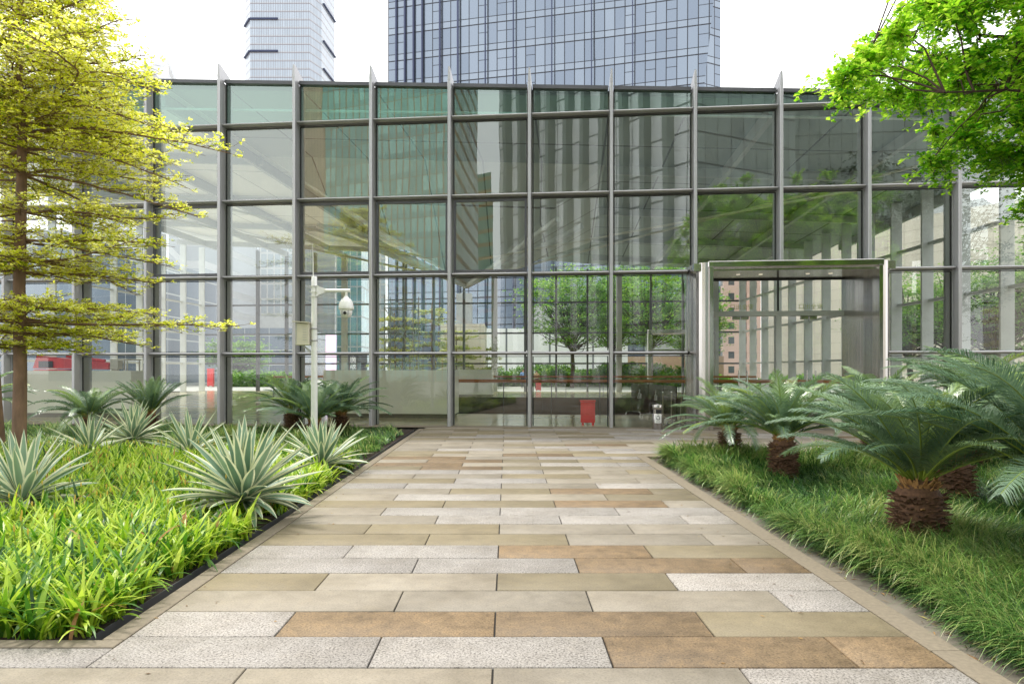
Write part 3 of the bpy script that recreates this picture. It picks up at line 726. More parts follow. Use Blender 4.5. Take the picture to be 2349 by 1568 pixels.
# rear wall
RB = list(range(-12, 6))
for i in range(-12, 7):
    x = min(i * STEP, RX1 - .02); th = .2 if i in (2, 5, -2, -7) else .07; mb = MB()
    mb.box(x - th, x + th, DEP - .45, DEP - .05, .014, zroof(x) - (.6 if x > cx0 else .2)); mb.build('rear_post', M['alu_mid'] if th > .1 else M['alu_dark'], PAV)
for i in RB:
    x0, x1 = i * STEP + .22, min((i + 1) * STEP, RX1) - .22
    for j, z in enumerate(ZT):
        if i in (3, 4) and j == 0: continue
        mb = MB(); mb.box(x0 - .14, x1 + .14, DEP - .2, DEP - .04, z - .06, z + .06); mb.build('rear_transom', M['alu_dark'], PAV)
    for j in range(4):
        if i in (3, 4) and j < 2: continue
        mb = MB(); z0 = ([.02] + ZT)[j] + .062; z1 = ZT[j] - .062
        mb.face([(x0 - .14, DEP - .02, z0), (x1 + .14, DEP - .02, z0), (x1 + .14, DEP - .02, z1), (x0 - .14, DEP - .02, z1)]); mb.build('rear_pane', M['glass_rear'], PAV)
# side walls: deep posts with bars between
def side_wall(x0, x1, s, npost):
    for k in range(npost + 1):
        f = k / npost; x, y = x0 + (x1 - x0) * f, .25 + (DEP - .8) * f; mb = MB()
        ztop = zroof(x) - .17
        mb.box(min(x, x + s * .44), max(x, x + s * .44), y - .05, y + .05, .014, ztop, bev=.006); mb.build('side_post', M['alu_side'], PAV)
        if k == npost: break
        f2 = (k + 1) / npost; xb, yb = x0 + (x1 - x0) * f2, .25 + (DEP - .8) * f2
        for j, z in enumerate(ZT):
            mb = MB(); ya, yc = y + .055, yb - .055
            vs = []
            for (xx, yy) in ((x, ya), (xb, yc)):
                for dx in (0.02, s * .2):
                    for dz in (-.05, .05): vs.append((xx + dx, yy, z + dz))
            mb.idx(vs, [(0, 1, 3, 2), (4, 6, 7, 5), (0, 4, 5, 1), (2, 3, 7, 6), (0, 2, 6, 4), (1, 5, 7, 3)]); mb.build('side_transom', M['alu_side'], PAV)
        for j in range(4):
            z0 = ([.02] + ZT)[j] + .05; z1 = ZT[j] - .05; mb = MB()
            mb.face([(x, y + .05, z0), (xb, yb - .05, z0), (xb, yb - .05, z1), (x, y + .05, z1)]); mb.build('side_pane', M['glass_rear'], PAV)
side_wall(RX0, RX1, -1, 14)
side_wall(I0 * STEP, I0 * STEP, 1, 12)
# ---- entrance portal
def arc(cx, cy, rx, ry, a0, a1, n=10): return [(cx + rx * math.cos(rad(a0 + (a1 - a0) * k / n)), cy + ry * math.sin(rad(a0 + (a1 - a0) * k / n))) for k in range(n + 1)]
ZP = 4.45; YF = -.95
mb = MB()
# left jamb: rounded outer flank from the glass to the front edge, flat reveal inside
for s, xo in ((1, PX0), (-1, PX1)):
    out = [(xo + s * .0, .30), (xo, .02)] + [(xo + s * (.02 + .40 * (1 - math.cos(rad(90 * k / 8)))), -.10 - .78 * math.sin(rad(90 * k / 8))) for k in range(9)] + [(xo + s * .44, YF + .02), (xo + s * .45, YF), (xo + s * .52, YF)]
    inn = [(xo + s * .53, YF + .02), (xo + s * .55, -.6), (xo + s * .62, -.2), (xo + s * .66, .25), (xo + s * .69, .75), (xo + s * .70, 1.05), (xo + s * .3, 1.05)]
    poly = out + inn
    if s < 0: poly = poly[::-1]
    # slits: two panel heights with a thin gap
    mb = MB(); mb.prism(poly, .006, ZP); 
    mb.build('portal_jamb', M['steel'], PAV)
mb = MB()
mb.box(PX0 + .06, PX1 - .06, -.80, 1.0, 4.235, ZP - .02, 0); mb.build('portal_canopy', M['steel'], PAV)
mb = MB(); mb.box(PX0 + .40, PX1 - .40, YF - .012, YF + .20, 4.30, ZP + .02, 0, bev=.02)
for xo, s in ((PX0, 1), (PX1, -1)): mb.box(xo + s * .44, xo + s * .53, YF - .014, YF + .01, .006, 4.30, 0)
mb.build('portal_trim', M['steel_pol'], PAV)
M['lamp'] = plain('lit downlight', (.9, .85, .7), .4); _p = M['lamp'].node_tree.nodes['Principled BSDF']; _p.inputs['Emission Color'].default_value = (1, .9, .7, 1); _p.inputs['Emission Strength'].default_value = .5
for xx in (5.75, 6.35, 7.6, 8.2):
    mb = MB(); mb.lathe([(0, -.004), (.035, -.004), (.05, -.010), (.055, 0)], 16, (xx, .0, 4.232)); d = mb.build('downlight', M['lamp'], PAV)
XM = 7.1; DX0, DX1 = 5.10, 8.90; YD = 1.0
mb = MB(); mb.box(DX0, DX1, YD - .1, YD + .1, 3.16, 3.30, bev=.01); mb.box(XM - .075, XM + .075, YD - .09, YD + .09, .014, 3.158, bev=.008); mb.box(DX0, DX1, YD - .02, YD + .06, 4.19, 4.234, 1)
mb.box(XM - .02, XM + .02, YD - .03, YD + .03, 3.302, 4.19, 1)
mb.build('door_frame', [M['alu_side'], M['black']], PAV)
M['ylet'] = plain('yellow green lettering', (.45, .5, .1), .5)
for a, b in ((DX0, XM - .02), (XM + .02, DX1)):
    mb = MB(); mb.face([(a, YD, 3.302), (b, YD, 3.302), (b, YD, 4.19), (a, YD, 4.19)]); tl = mb.build('transom_light', M['glass_door'], PAV)
    text('安全出口', .17, M['ylet'], tl, ((a + b) / 2, YD + .02, 3.37), (rad(90), 0, rad(180)))
def door(a, b, hx):
    mb = MB(); mb.face([(a + .01, YD, .10), (b - .01, YD, .10), (b - .01, YD, 3.06), (a + .01, YD, 3.06)]); d = mb.build('door', M['glass_door'], PAV)
    mb = MB(); mb.box(a + .01, b - .01, YD - .03, YD + .03, .03, .10, bev=.006); mb.box(hx - .16, hx + .06, YD - .035, YD + .035, 3.06, 3.155, bev=.006); mb.build('door_rail', M['steel'], d)
    mb = MB(); mb.tube([(hx, YD - .09, .75), (hx, YD - .09, 1.6)], .02, 10); mb.tube([(hx, YD - .09, .9), (hx, YD, .9)], .012, 8); mb.tube([(hx, YD - .09, 1.45), (hx, YD, 1.45)], .012, 8); mb.build('door_handle', M['steel_pol'], d)
door(DX0, (DX0 + XM) / 2, (DX0 + XM) / 2 - .12); door((DX0 + XM) / 2, XM - .08, (DX0 + XM) / 2 + .12)
door(XM + .08, (XM + DX1) / 2, (XM + DX1) / 2 - .12); door((XM + DX1) / 2, DX1, (XM + DX1) / 2 + .12)
mb = MB(); mb.box(DX1 + .002, PX1 - .6, YD - .04, YD + .05, .014, 4.23); mb.box(PX0 + .5, DX0 - .002, YD - .04, YD + .05, .014, 4.23); mb.build('portal_lining', M['steel'], PAV)
# rear portal
mb = MB(); x0, x1 = 2.9 * STEP - .05, 5 * STEP - .1; y0, y1 = DEP - .7, DEP + .8
mb.box(x0, x0 + .35, y0, y1, .014, 4.2, bev=.03); mb.box(x1 - .35, x1, y0, y1, .014, 4.2, bev=.03); mb.box(x0 + .01, x1 - .01, y0 + .01, y1 - .01, 4.202, 4.5, bev=.03); mb.box(x0 + .36, x1 - .36, DEP, DEP + .1, 3.0, 3.12)
mb.build('rear_portal_frame', M['steel'], PAV)

# ------------------------------------------------------------------ things inside
def worldbox(px0, px1, d): a, b = W(px0, d), W(px1, d); return a, b
def counter(px0, px1, d, h, label, depth=.9, gap=.14):
    a, b = WL(W(px0, d)), WL(W(px1, d)); l = b[0] - a[0]
    e = empty('counter', LW(a[0], a[1], .014), -TH, label, 'counter', 'pale counters inside the glass hall')
    mb = MB(); mb.box(0, l, 0, .04, gap, h, bev=.006); mb.build('front_panel', M['counter'], e)
    mb = MB(); mb.box(l - .22, l, .045, depth, gap, h - .002, bev=.006); mb.box(0, .05, .045, depth, gap, h - .003); mb.build('side_panel', M['counter'], e)
    mb = MB(); mb.box(.06, l - .25, .06, depth - .02, h - .32, h - .27); mb.build('worktop', M['white_paint'], e)
    mb = MB(); mb.box(.1, l - .1, .1, depth - .1, 0, gap - .002); mb.build('plinth', M['plinth'], e)
counter(42, 318, 23.2, 1.57, 'long pale counter inside the hall with red machinery behind', 1.0)
counter(742, 1047, 22.9, 1.59, 'pale perforated counter behind the glass right of the white camera pole')
counter(1046, 1130, 40.5, 1.62, 'small distant pale counter left of the two walking people')
mb = MB(); a, b = WL(W(1047, 24.9)), WL(W(1047, 40.3))
mb.face([(a[0], a[1], .020), (13.0, a[1] - .4, .020), (13.0, b[1], .020), (b[0] - .8, b[1], .020)], uv=[(a[0], a[1]), (13, a[1]), (13, b[1]), (b[0], b[1])])
tag(mb.build('floor_void_sheet', M['deck'], PAV), kind='structure')  # flat dark sheet laid in place of the floor void
def balustrade(p, q, h, label, n):
    p, q = Vector(p), Vector(q); e = empty('balustrade', p, math.atan2(q.y - p.y, q.x - p.x), label, 'balustrade', 'glass balustrades with wooden rails'); l = (q - p).length
    mb = MB(); mb.tube([(0, 0, h), (l, 0, h)], .06, 10); mb.build('handrail', M['wood'], e)
    for k in range(n + 1):
        x = l * k / n; mb = MB(); mb.box(x - .015, x + .015, -.02, .02, 0, h - .04); mb.build('post', M['alu_dark'], e)
        if k < n: mb = MB(); mb.face([(x + .03, 0, .08), (x + l / n - .03, 0, .08), (x + l / n - .03, 0, h - .12), (x + .03, 0, h - .12)]); mb.build('glass_panel', M['glass_rear'], e)
z_ = .014
p = W(1047, 24.6); balustrade((p.x, p.y, z_), (p.x + 13.6, p.y - 1.3, z_), 1.2, 'nearer glass balustrade with red brown handrail behind the red box', 8)
p = W(1047, 41.3); balustrade((p.x, p.y, z_), (p.x + 17.5, p.y - 1.7, z_), 1.2, 'farther glass balustrade with thinner looking brown rail by the rear wall', 8)
a, b = W(628, 37), W(870, 44); balustrade((a.x, a.y, z_), (b.x, b.y, z_), 1.22, 'glass balustrade with thin brown rail in the left half of the hall', 7)
def redbox(px0, px1, d, h, label, ins=True):
    a, b = WL(W(px0, d)), WL(W(px1, d)); l = b[0] - a[0]
    e = empty('red_box', LW(a[0], a[1], .015), -TH, label, 'box', 'red fire equipment boxes')
    mb = MB(); mb.box(0, l, 0, .3, .07, h - .05, bev=.008); mb.build('body', M['red'], e)
    mb = MB(); mb.box(-.02, l + .02, -.02, .32, h - .045, h, bev=.008); mb.build('lid', M['red'], e)
    for fx in (.03, l - .09):
        mb = MB(); mb.box(fx, fx + .06, .02, .28, 0, .068); mb.build('foot', M['red'], e)
redbox(1332, 1365, 19.75, .72, 'bright red metal box on short feet close behind the glass')
redbox(1229, 1241, 52, .70, 'small dull red box far back at the feet of the woman in the tan top')
redbox(475, 489, 66, 1.75, 'red cabinet far outside behind the left balustrade')
# brown screens
def screen(pa, da, pb, db, label, txt):
    a, b = W(pa, da), W(pb, db); l = (b - a).length
    e = empty('folding_screen', (a.x, a.y, .015), math.atan2(b.y - a.y, b.x - a.x), label, 'screen', 'brown screens on steel legs')
    mb = MB(); mb.box(0, l, -.02, .02, .14, 1.12, bev=.008); pn = mb.build('panel', M['brown'], e)
    if txt:
        text(txt, .19, M['white_paint'], pn, (l * .5, -.024, .78), (rad(90), 0, 0), .85, .25)
    for x in (.12, l - .12):
        mb = MB(); mb.tube([(x, -.26, 0), (x, -.26, .05), (x, -.22, .10), (x, .22, .10), (x, .26, .05), (x, .26, 0)], .02, 8); mb.tube([(x, 0, .10), (x, 0, .16)], .018, 8); mb.build('leg', M['steel_pol'], e)
screen(1449, 24.6, 1488, 23.1, 'left brown screen with white brush lettering standing farthest back', '太\n古匯')
screen(1489, 23.0, 1523, 21.3, 'middle brown screen with white brush lettering just behind the litter bin', '太\n古匯')
screen(1524, 21.2, 1552, 19.75, 'dark brown screen nearest the glass behind the chrome posts', None)
for px, d, tl in ((1521, 19.6, 0), (1541, 19.75, 0), (1560, 19.65, .06)):
    e = empty('barrier_post', (W(px, d).x, d, .015), 0, {1521: 'chrome barrier post just right of the litter bin', 1541: 'chrome barrier post between two other posts', 1560: 'chrome barrier post leaning slightly, nearest the steel portal'}[px], 'barrier post', 'chrome barrier posts beside the brown screens')
    e.rotation_euler = (0, tl, 0)
    mb = MB(); mb.lathe([(.0, 0), (.15, 0), (.155, .012), (.14, .03), (.03, .045), (.0, .05)], 20); mb.build('base', M['steel'], e)
    mb = MB(); mb.lathe([(.026, .04), (.026, .90), (.032, .905), (.032, .97), (.02, .985), (0, .985)], 14); mb.build('pole', M['steel_pol'], e)
# litter bin
e = empty('litter_bin', (W(1508, 18.62).x, 18.62, .002), rad(4), 'cylindrical stainless litter bin with recycling label outside the glass', 'litter bin')
R_ = .139
mb = MB(); mb.lathe([(0, 0), (R_ - .006, 0), (R_, .006), (R_, .415), (R_ - .004, .42)], 40); mb.lathe([(R_ - .004, .53), (R_, .535), (R_, .655), (R_ - .012, .668), (R_ - .03, .664), (R_ - .035, .60), (0, .60)], 40); mb.build('shell', M['steel'], e)
mb = MB(); mb.lathe([(R_ - .012, .418), (R_ - .012, .532)], 40)
mb.build('opening', M['black'], e)
mb = MB()
for A0, A1 in ((20, 160), (200, 235), (305, 340)):
    for k in range(10):
        a, b = rad(A0 + (A1 - A0) * k / 10), rad(A0 + (A1 - A0) * (k + 1) / 10)
        mb.face([(R_ * .995 * math.cos(a), R_ * .995 * math.sin(a), .41), (R_ * .995 * math.cos(b), R_ * .995 * math.sin(b), .41), (R_ * .995 * math.cos(b), R_ * .995 * math.sin(b), .54), (R_ * .995 * math.cos(a), R_ * .995 * math.sin(a), .54)])
mb.build('collar', M['steel'], e)
mb = MB(); rl = R_ + .002
def cyl(x, z, r=rl): A = rad(262) + x / R_; return (r * math.cos(A), r * math.sin(A), z)
for k in range(12):
    x0, x1 = -.1 + .2 * k / 12, -.1 + .2 * (k + 1) / 12; mb.face([cyl(x0, .17), cyl(x1, .17), cyl(x1, .40), cyl(x0, .40)])
lb = mb.build('label_sheet', M['white_paint'], e)
mb = MB(); r2 = R_ + .0035
tri = [(-.055, .275), (0, .375), (.055, .275)]
def seg(p, q, w_):
    dx, dz = q[0] - p[0], q[1] - p[1]; l = math.hypot(dx, dz); nx, nz = -dz / l * w_, dx / l * w_
    mb.face([cyl(p[0] + nx, p[1] + nz, r2), cyl(p[0] - nx, p[1] - nz, r2), cyl(q[0] - nx, q[1] - nz, r2), cyl(q[0] + nx, q[1] + nz, r2)])
seg((-.05, .285), (-.012, .365), .008); seg((.012, .365), (.05, .285), .008); seg((-.05, .275), (-.014, .275), .008); seg((.05, .275), (.014, .275), .008)
seg((-.014, .285), (-.014, .245), .006); seg((.014, .285), (.014, .245), .006); seg((-.008, .365), (.008, .372), .007)
for z, n_, w_ in ((.225, 4, .03), (.195, 7, .016)):
    for k in range(n_): xx = -.045 + .09 * k / (n_ - 1); seg((xx - w_ * .35, z), (xx + w_ * .35, z), .0025); seg((xx - w_ * .35, z + .009), (xx + w_ * .35, z + .009), .0018)
mb.build('recycling_mark', M['black'], lb)
# camera pole
d0 = 14.0; px_ = W(721, d0)
e = empty('camera_pole', (px_.x, d0, -.05), 0, 'slim white pole carrying a dome camera and a small cabinet among the cycads', 'camera pole')
zt = 3.56
mb = MB(); mb.lathe([(.0, 0), (.072, 0), (.068, .5), (.056, zt - .35), (.056, zt), (.05, zt + .005), (0, zt + .005)], 24); mb.build('pole', M['white_paint'], e)
mb = MB(); mb.tube([(-.02, 0, zt), (-.025, 0, zt + .35), (-.035, 0, zt + .68)], [.011, .008, .003], 8); mb.build('antenna', M['white_paint'], e)
za = 3.28
mb = MB()
for z in (za + .09, za - .03, za - .12): mb.box(-.085, .08, -.07, .07, z - .006, z + .006)
mb.box(.058, .07, -.06, .06, za - .125, za + .10)
mb.face([(.07, -.05, za + .09), (.25, -.012, za + .035), (.25, -.012, za - .03), (.07, -.05, za - .11)]); mb.face([(.07, .05, za + .09), (.25, .012, za + .035), (.25, .012, za - .03), (.07, .05, za - .11)])
mb.face([(.07, -.05, za + .09), (.07, .05, za + .09), (.25, .012, za + .035), (.25, -.012, za + .035)])
mb.build('bracket', M['white_paint'], e)
mb = MB(); mb.tube([(.22, 0, za), (.735, 0, za)], .034, 14); mb.tube([(.655, 0, za), (.655, 0, za - .12)], .026, 12); mb.build('arm', M['white_paint'], e)
dc = bpy.data.objects.new('dome_camera', None); COL.objects.link(dc); dc.parent = e; dc.location = (.655, 0, za - .42)
mb = MB(); mb.lathe([(.03, .31), (.045, .29), (.06, .265), (.10, .235), (.135, .17), (.152, .09), (.155, .045), (.148, .03), (.0, .03)], 30); mb.build('housing', M['white_paint'], dc)
mb = MB(); mb.lathe([(.12, .03), (.124, -.02), (.112, -.075), (.08, -.12), (.04, -.14), (0, -.145)], 30); mb.build('camera_head', M['white_paint'], dc)
mb = MB()
def onball(A, z, r): return Vector((r * math.sin(A), -r * math.cos(A), z))
b = MB(); b.lathe([(0, 0), (.034, 0), (.034, .014), (0, .016)], 18); mm = Matrix.Translation((.0, -.112, -.045)) @ Matrix.Rotation(rad(97), 4, 'X')
b.v = [tuple(mm @ Vector(v)) for v in b.v]; b.build('lens', M['black'], dc)
for s_ in (-1, 1):
    b = MB(); b.box(-.022, .022, -.004, .004, -.05, .05, bev=.004); mm = Matrix.Rotation(s_ * .55, 4, 'Z') @ Matrix.Translation((0, -.119, -.04)); b.v = [tuple(mm @ Vector(v)) for v in b.v]; b.build('infrared_lamp', M['alu_mid'], dc)
mb = MB(); mb.box(-.35, -.08, -.12, .12, 2.16, 2.60, bev=.01); bx = mb.build('cabinet', M['cream_paint'], e)
mb = MB(); mb.idx([(-.40, -.17, 2.63), (-.06, -.17, 2.605), (-.06, .15, 2.605), (-.40, .15, 2.63), (-.40, -.17, 2.65), (-.06, -.17, 2.625), (-.06, .15, 2.625), (-.40, .15, 2.65)], [(0, 3, 2, 1), (4, 5, 6, 7), (0, 1, 5, 4), (1, 2, 6, 5), (2, 3, 7, 6), (3, 0, 4, 7)]); mb.build('cabinet_hood', M['cream_paint'], bx)
mb = MB(); mb.box(-.335, -.325, -.124, -.1205, 2.18, 2.58)
for k in range(5): mb.box(-.20, -.12, -.124, -.1205, 2.26 + k * .052, 2.27 + k * .052)
mb.build('louvre', M['alu_mid'], bx)
mb = MB(); mb.lathe([(.066, 2.24), (.068, 2.24), (.068, 2.275), (.066, 2.275)], 20); mb.lathe([(.066, 2.48), (.068, 2.48), (.068, 2.515), (.066, 2.515)], 20)
mb.box(-.085, -.06, -.03, .03, 2.24, 2.275); mb.box(-.085, -.06, -.03, .03, 2.48, 2.515)
mb.face([(-.06, -.01, 1.98), (-.06, -.01, 2.05), (-.2, -.01, 2.158), (-.25, -.01, 2.158)]); mb.build('clamp', M['alu'], e)
# scaffold tower
d0 = 31; x0, x1 = W(882, d0).x, W(950, d0).x; e = empty('scaffold_tower', (x0, d0, .015), -TH, 'open metal scaffold tower standing behind the right pale counter', 'scaffold')
wd = x1 - x0
for y in (0, 1.0):
    mb = MB()
    for x in (0, wd): mb.tube([(x, y, 0), (x, y, 5.0)], .026, 6)
    for z in (.4, 1.4, 2.4, 3.4, 4.4, 4.75): mb.tube([(0, y, z), (wd, y, z)], .02, 6)
    for z in (.4, 2.4): mb.tube([(0, y, z), (wd, y, z + 2)], .014, 5); mb.tube([(wd, y, z), (0, y, z + 2)], .014, 5)
    mb.build('frame', M['alu_mid'], e)
mb = MB()
for x in (0, wd):
    mb.tube([(x, 0, 2.4), (x, 1, 4.4)], .014, 5); mb.tube([(x, 0, .4), (x, 1, 2.4)], .014, 5); mb.tube([(x, 0, 0), (x + (.5 if x else -.5), -.3, 1.3)], .02, 5)
mb.build('brace', M['alu_mid'], e)
# boom lift
d0 = 25.6; p = W(90, d0); e = empty('boom_lift', (p.x, d0, .015), -TH, 'folded red boom lift parked behind the long pale counter at left', 'boom lift')
mb = MB(); mb.box(.2, 2.6, -.6, .6, .45, .8, bev=.04); mb.build('chassis', M['alu_dark'], e)
for x in (.5, 2.3):
    for y in (-.7, .7):
        b = MB(); b.lathe([(0, -.12), (.25, -.12), (.4, -.1), (.42, 0), (.4, .1), (.25, .12), (0, .12)], 20); mm = Matrix.Translation((x, y, .42)) @ Matrix.Rotation(rad(90), 4, 'X'); b.v = [tuple(mm @ Vector(v)) for v in b.v]; b.build('wheel', M['rubber'], e)
mb = MB(); mb.box(.1, 1.5, -.5, .5, .82, 1.62, bev=.06); mb.build('turret', M['red'], e)
mb = MB(); mb.idx([(0, -.3, 1.66), (2.9, -.22, 1.62), (2.9, .22, 1.62), (0, .3, 1.66), (.15, -.3, 2.12), (2.9, -.22, 1.86), (2.9, .22, 1.86), (.15, .3, 2.12)], [(0, 3, 2, 1), (4, 5, 6, 7), (0, 1, 5, 4), (1, 2, 6, 5), (2, 3, 7, 6), (3, 0, 4, 7)])
mb.tube([(1.2, -.1, 2.1), (2.7, -.1, 1.93)], .06, 8); mb.build('boom', M['red'], e)
mb = MB(); mb.box(1.62, 1.72, -.312, -.27, 1.64, 1.84); mb.box(.25, .8, -.33, -.305, 1.68, 1.92); mb.build('marking', [M['black']], e)
mb = MB(); mb.box(3.15, 3.75, -.35, .35, 1.2, 1.25)
for x in (3.15, 3.75):
    for y in (-.35, .35): mb.tube([(x, y, 1.2), (x, y, 2.0)], .025, 6)
mb.box(3.10, 3.8, -.4, .4, 1.95, 2.0); mb.box(3.1, 3.4, -.38, -.1, 1.62, 1.94); mb.box(2.9, 3.15, -.06, .06, 1.25, 1.7); mb.build('basket', M['cream_paint'], e)
mb = MB(); mb.face([(-70, DEP + .02, -.03), (90, DEP + .02, -.03), (90, 120, -.03), (-70, 120, -.03)])
_p = tag(mb.build('plaza', M['ground']), kind='structure'); _p.location = O; _p.rotation_euler = (0, 0, -TH)
# people
def person(loc, rz, label, shirt, trousers, hairc, h=1.66, stride=.16, armup=False):
    e = empty('person', loc, rz, label, 'person'); k = h / 1.7
    def skin(name, mat, chains, parent):
        bm = bmesh.new(); lay = bm.verts.layers.skin.verify(); cache = {}; first = True
        for ch in chains:
            prev = None
            for (x, y, z, r) in ch:
                key = (round(x, 3), round(y, 3), round(z, 3)); v = cache.get(key)
                if v is None:
                    v = bm.verts.new((x * k, y * k, z * k)); cache[key] = v; v[lay].radius = (r * k, r * k * .8); v[lay].use_root = first; first = False
                if prev is not None and prev is not v and not bm.edges.get((prev, v)): bm.edges.new((prev, v))
                prev = v
        me = bpy.data.meshes.new(name); bm.to_mesh(me); bm.free(); o = link(name, me, mat, parent)
        o.modifiers.new('skin', 'SKIN').use_smooth_shade = True; o.modifiers.new('sub', 'SUBSURF').levels = 1; o.modifiers['sub'].render_levels = 1
        return o
    s = stride; hip = (0, 0, .92, .13)
    Lr = [hip, (.09, 0, .88, .10), (.09, -s * .5, .48, .065), (.09, -s * 1.1, .07, .045), (.09, -s * 1.1 + .13, .035, .035)]
    Ll = [hip, (-.09, 0, .88, .10), (-.09, s * .6, .48, .065), (-.09, s * .8, .07, .045), (-.09, s * .8 + .14, .03, .035)]
    sp = [hip, (0, 0, 1.12, .135), (0, .01, 1.34, .15), (0, .01, 1.44, .07), (0, .02, 1.50, .055), (0, .035, 1.58, .088), (0, .03, 1.66, .08)]
    ar = [(0, .01, 1.34, .15), (.19, 0, 1.36, .062), (.24, -.02, 1.10, .045), (.22, .06 if armup else .03, .88, .035), (.21, .10, .80, .03)]
    al = [(0, .01, 1.34, .15), (-.19, 0, 1.36, .062), (-.25, -.03, 1.10, .045), (-.22, .02, .88, .035), (-.21, .05, .80, .03)]
    skm = plain('skin tone', (.42, .25, .17), .6)
    skin('body', skm, [Lr, Ll, sp, ar, al], e)
    up = .014
    skin('shirt', shirt, [[(0, 0, .90, .15), (0, 0, 1.12, .15), (0, .01, 1.34, .165), (0, .01, 1.43, .09)], [(0, .01, 1.34, .165), (.19, 0, 1.36, .078), (.24, -.02, 1.10, .062), (.225, .02, .93, .05)], [(0, .01, 1.34, .165), (-.19, 0, 1.36, .078), (-.25, -.03, 1.10, .062), (-.225, .01, .93, .05)]], e)
    skin('trousers', trousers, [[(0, 0, .95, .145), (.09, 0, .88, .115), (.09, -s * .5, .48, .082), (.09, -s * 1.1, .09, .065)], [(0, 0, .95, .145), (-.09, 0, .88, .115), (-.09, s * .6, .48, .082), (-.09, s * .8, .09, .065)]], e)
    skin('hair', hairc, [[(0, .0, 1.60, .085), (0, .015, 1.68, .088)]], e)
hair = plain('dark hair', (.015, .012, .01), .6)
person((W(1200, 60).x, 60, -.03), 0, 'man in light blue shirt and dark trousers walking away outside the rear glass', plain('light blue shirt', (.22, .36, .62), .8), plain('dark trousers', (.03, .035, .05), .8), hair, 1.74)
person((W(1231, 59).x, 59, -.03), .2, 'woman in tan top and dark trousers walking away outside the rear glass', plain('tan top', (.38, .25, .13), .8), plain('black trousers', (.02, .02, .022), .8), hair, 1.62, .12)
# ------------------------------------------------------------------ trees
def leaves(r, C, k, size, elev=(.1, .8), narrow=.42, shape=None):
    """rosettes of k leaves at points C; returns V,Q,n_leaves"""
    n = len(C) * k; P = np.repeat(C, k, 0); az = r.uniform(0, 6.283, n); el = r.uniform(elev[0], elev[1], n); ln = size * r.uniform(.65, 1.2, n)
    D = np.stack([np.cos(az) * np.cos(el), np.sin(az) * np.cos(el), np.sin(el)], -1); B = np.stack([-np.sin(az), np.cos(az), np.zeros(n)], -1)
    B = B + r.normal(0, .35, (n, 3)); w_ = (ln * narrow * .5)[:, None]
    P = P + D * (ln * .08)[:, None]
    mid = P + D * (ln * .62)[:, None]; tip = P + D * ln[:, None]; tip[:, 2] -= ln * .12
    V = np.stack([P, mid + B * w_, tip, mid - B * w_], 1).reshape(-1, 3)
    return V, np.arange(n * 4).reshape(-1, 4), n
class Segs:
    def __init__(s): s.V = []; s.Q = []; s.n = 0
    def add(s, pts, r0, r1, m):
        b = MB(); n = len(pts); b.tube(pts, [r0 + (r1 - r0) * i / max(1, n - 1) for i in range(n)], m, cap=False)
        s.V.append(np.array([tuple(v) for v in b.v])); s.Q.append(np.array(b.f) + s.n); s.n += len(b.v)
    def get(s): return np.concatenate(s.V), np.concatenate(s.Q)
def wander(r, p, d, L, n, jit, sag=0.0, flat=1.0):
    pts = [np.array(p, float)]; d = np.array(d, float)
    for i in range(n):
        d = d + r.normal(0, jit, 3) * np.array([1, 1, flat]); d[2] -= sag / n; d /= np.linalg.norm(d)
        pts.append(pts[-1] + d * L / n)
    return pts, d
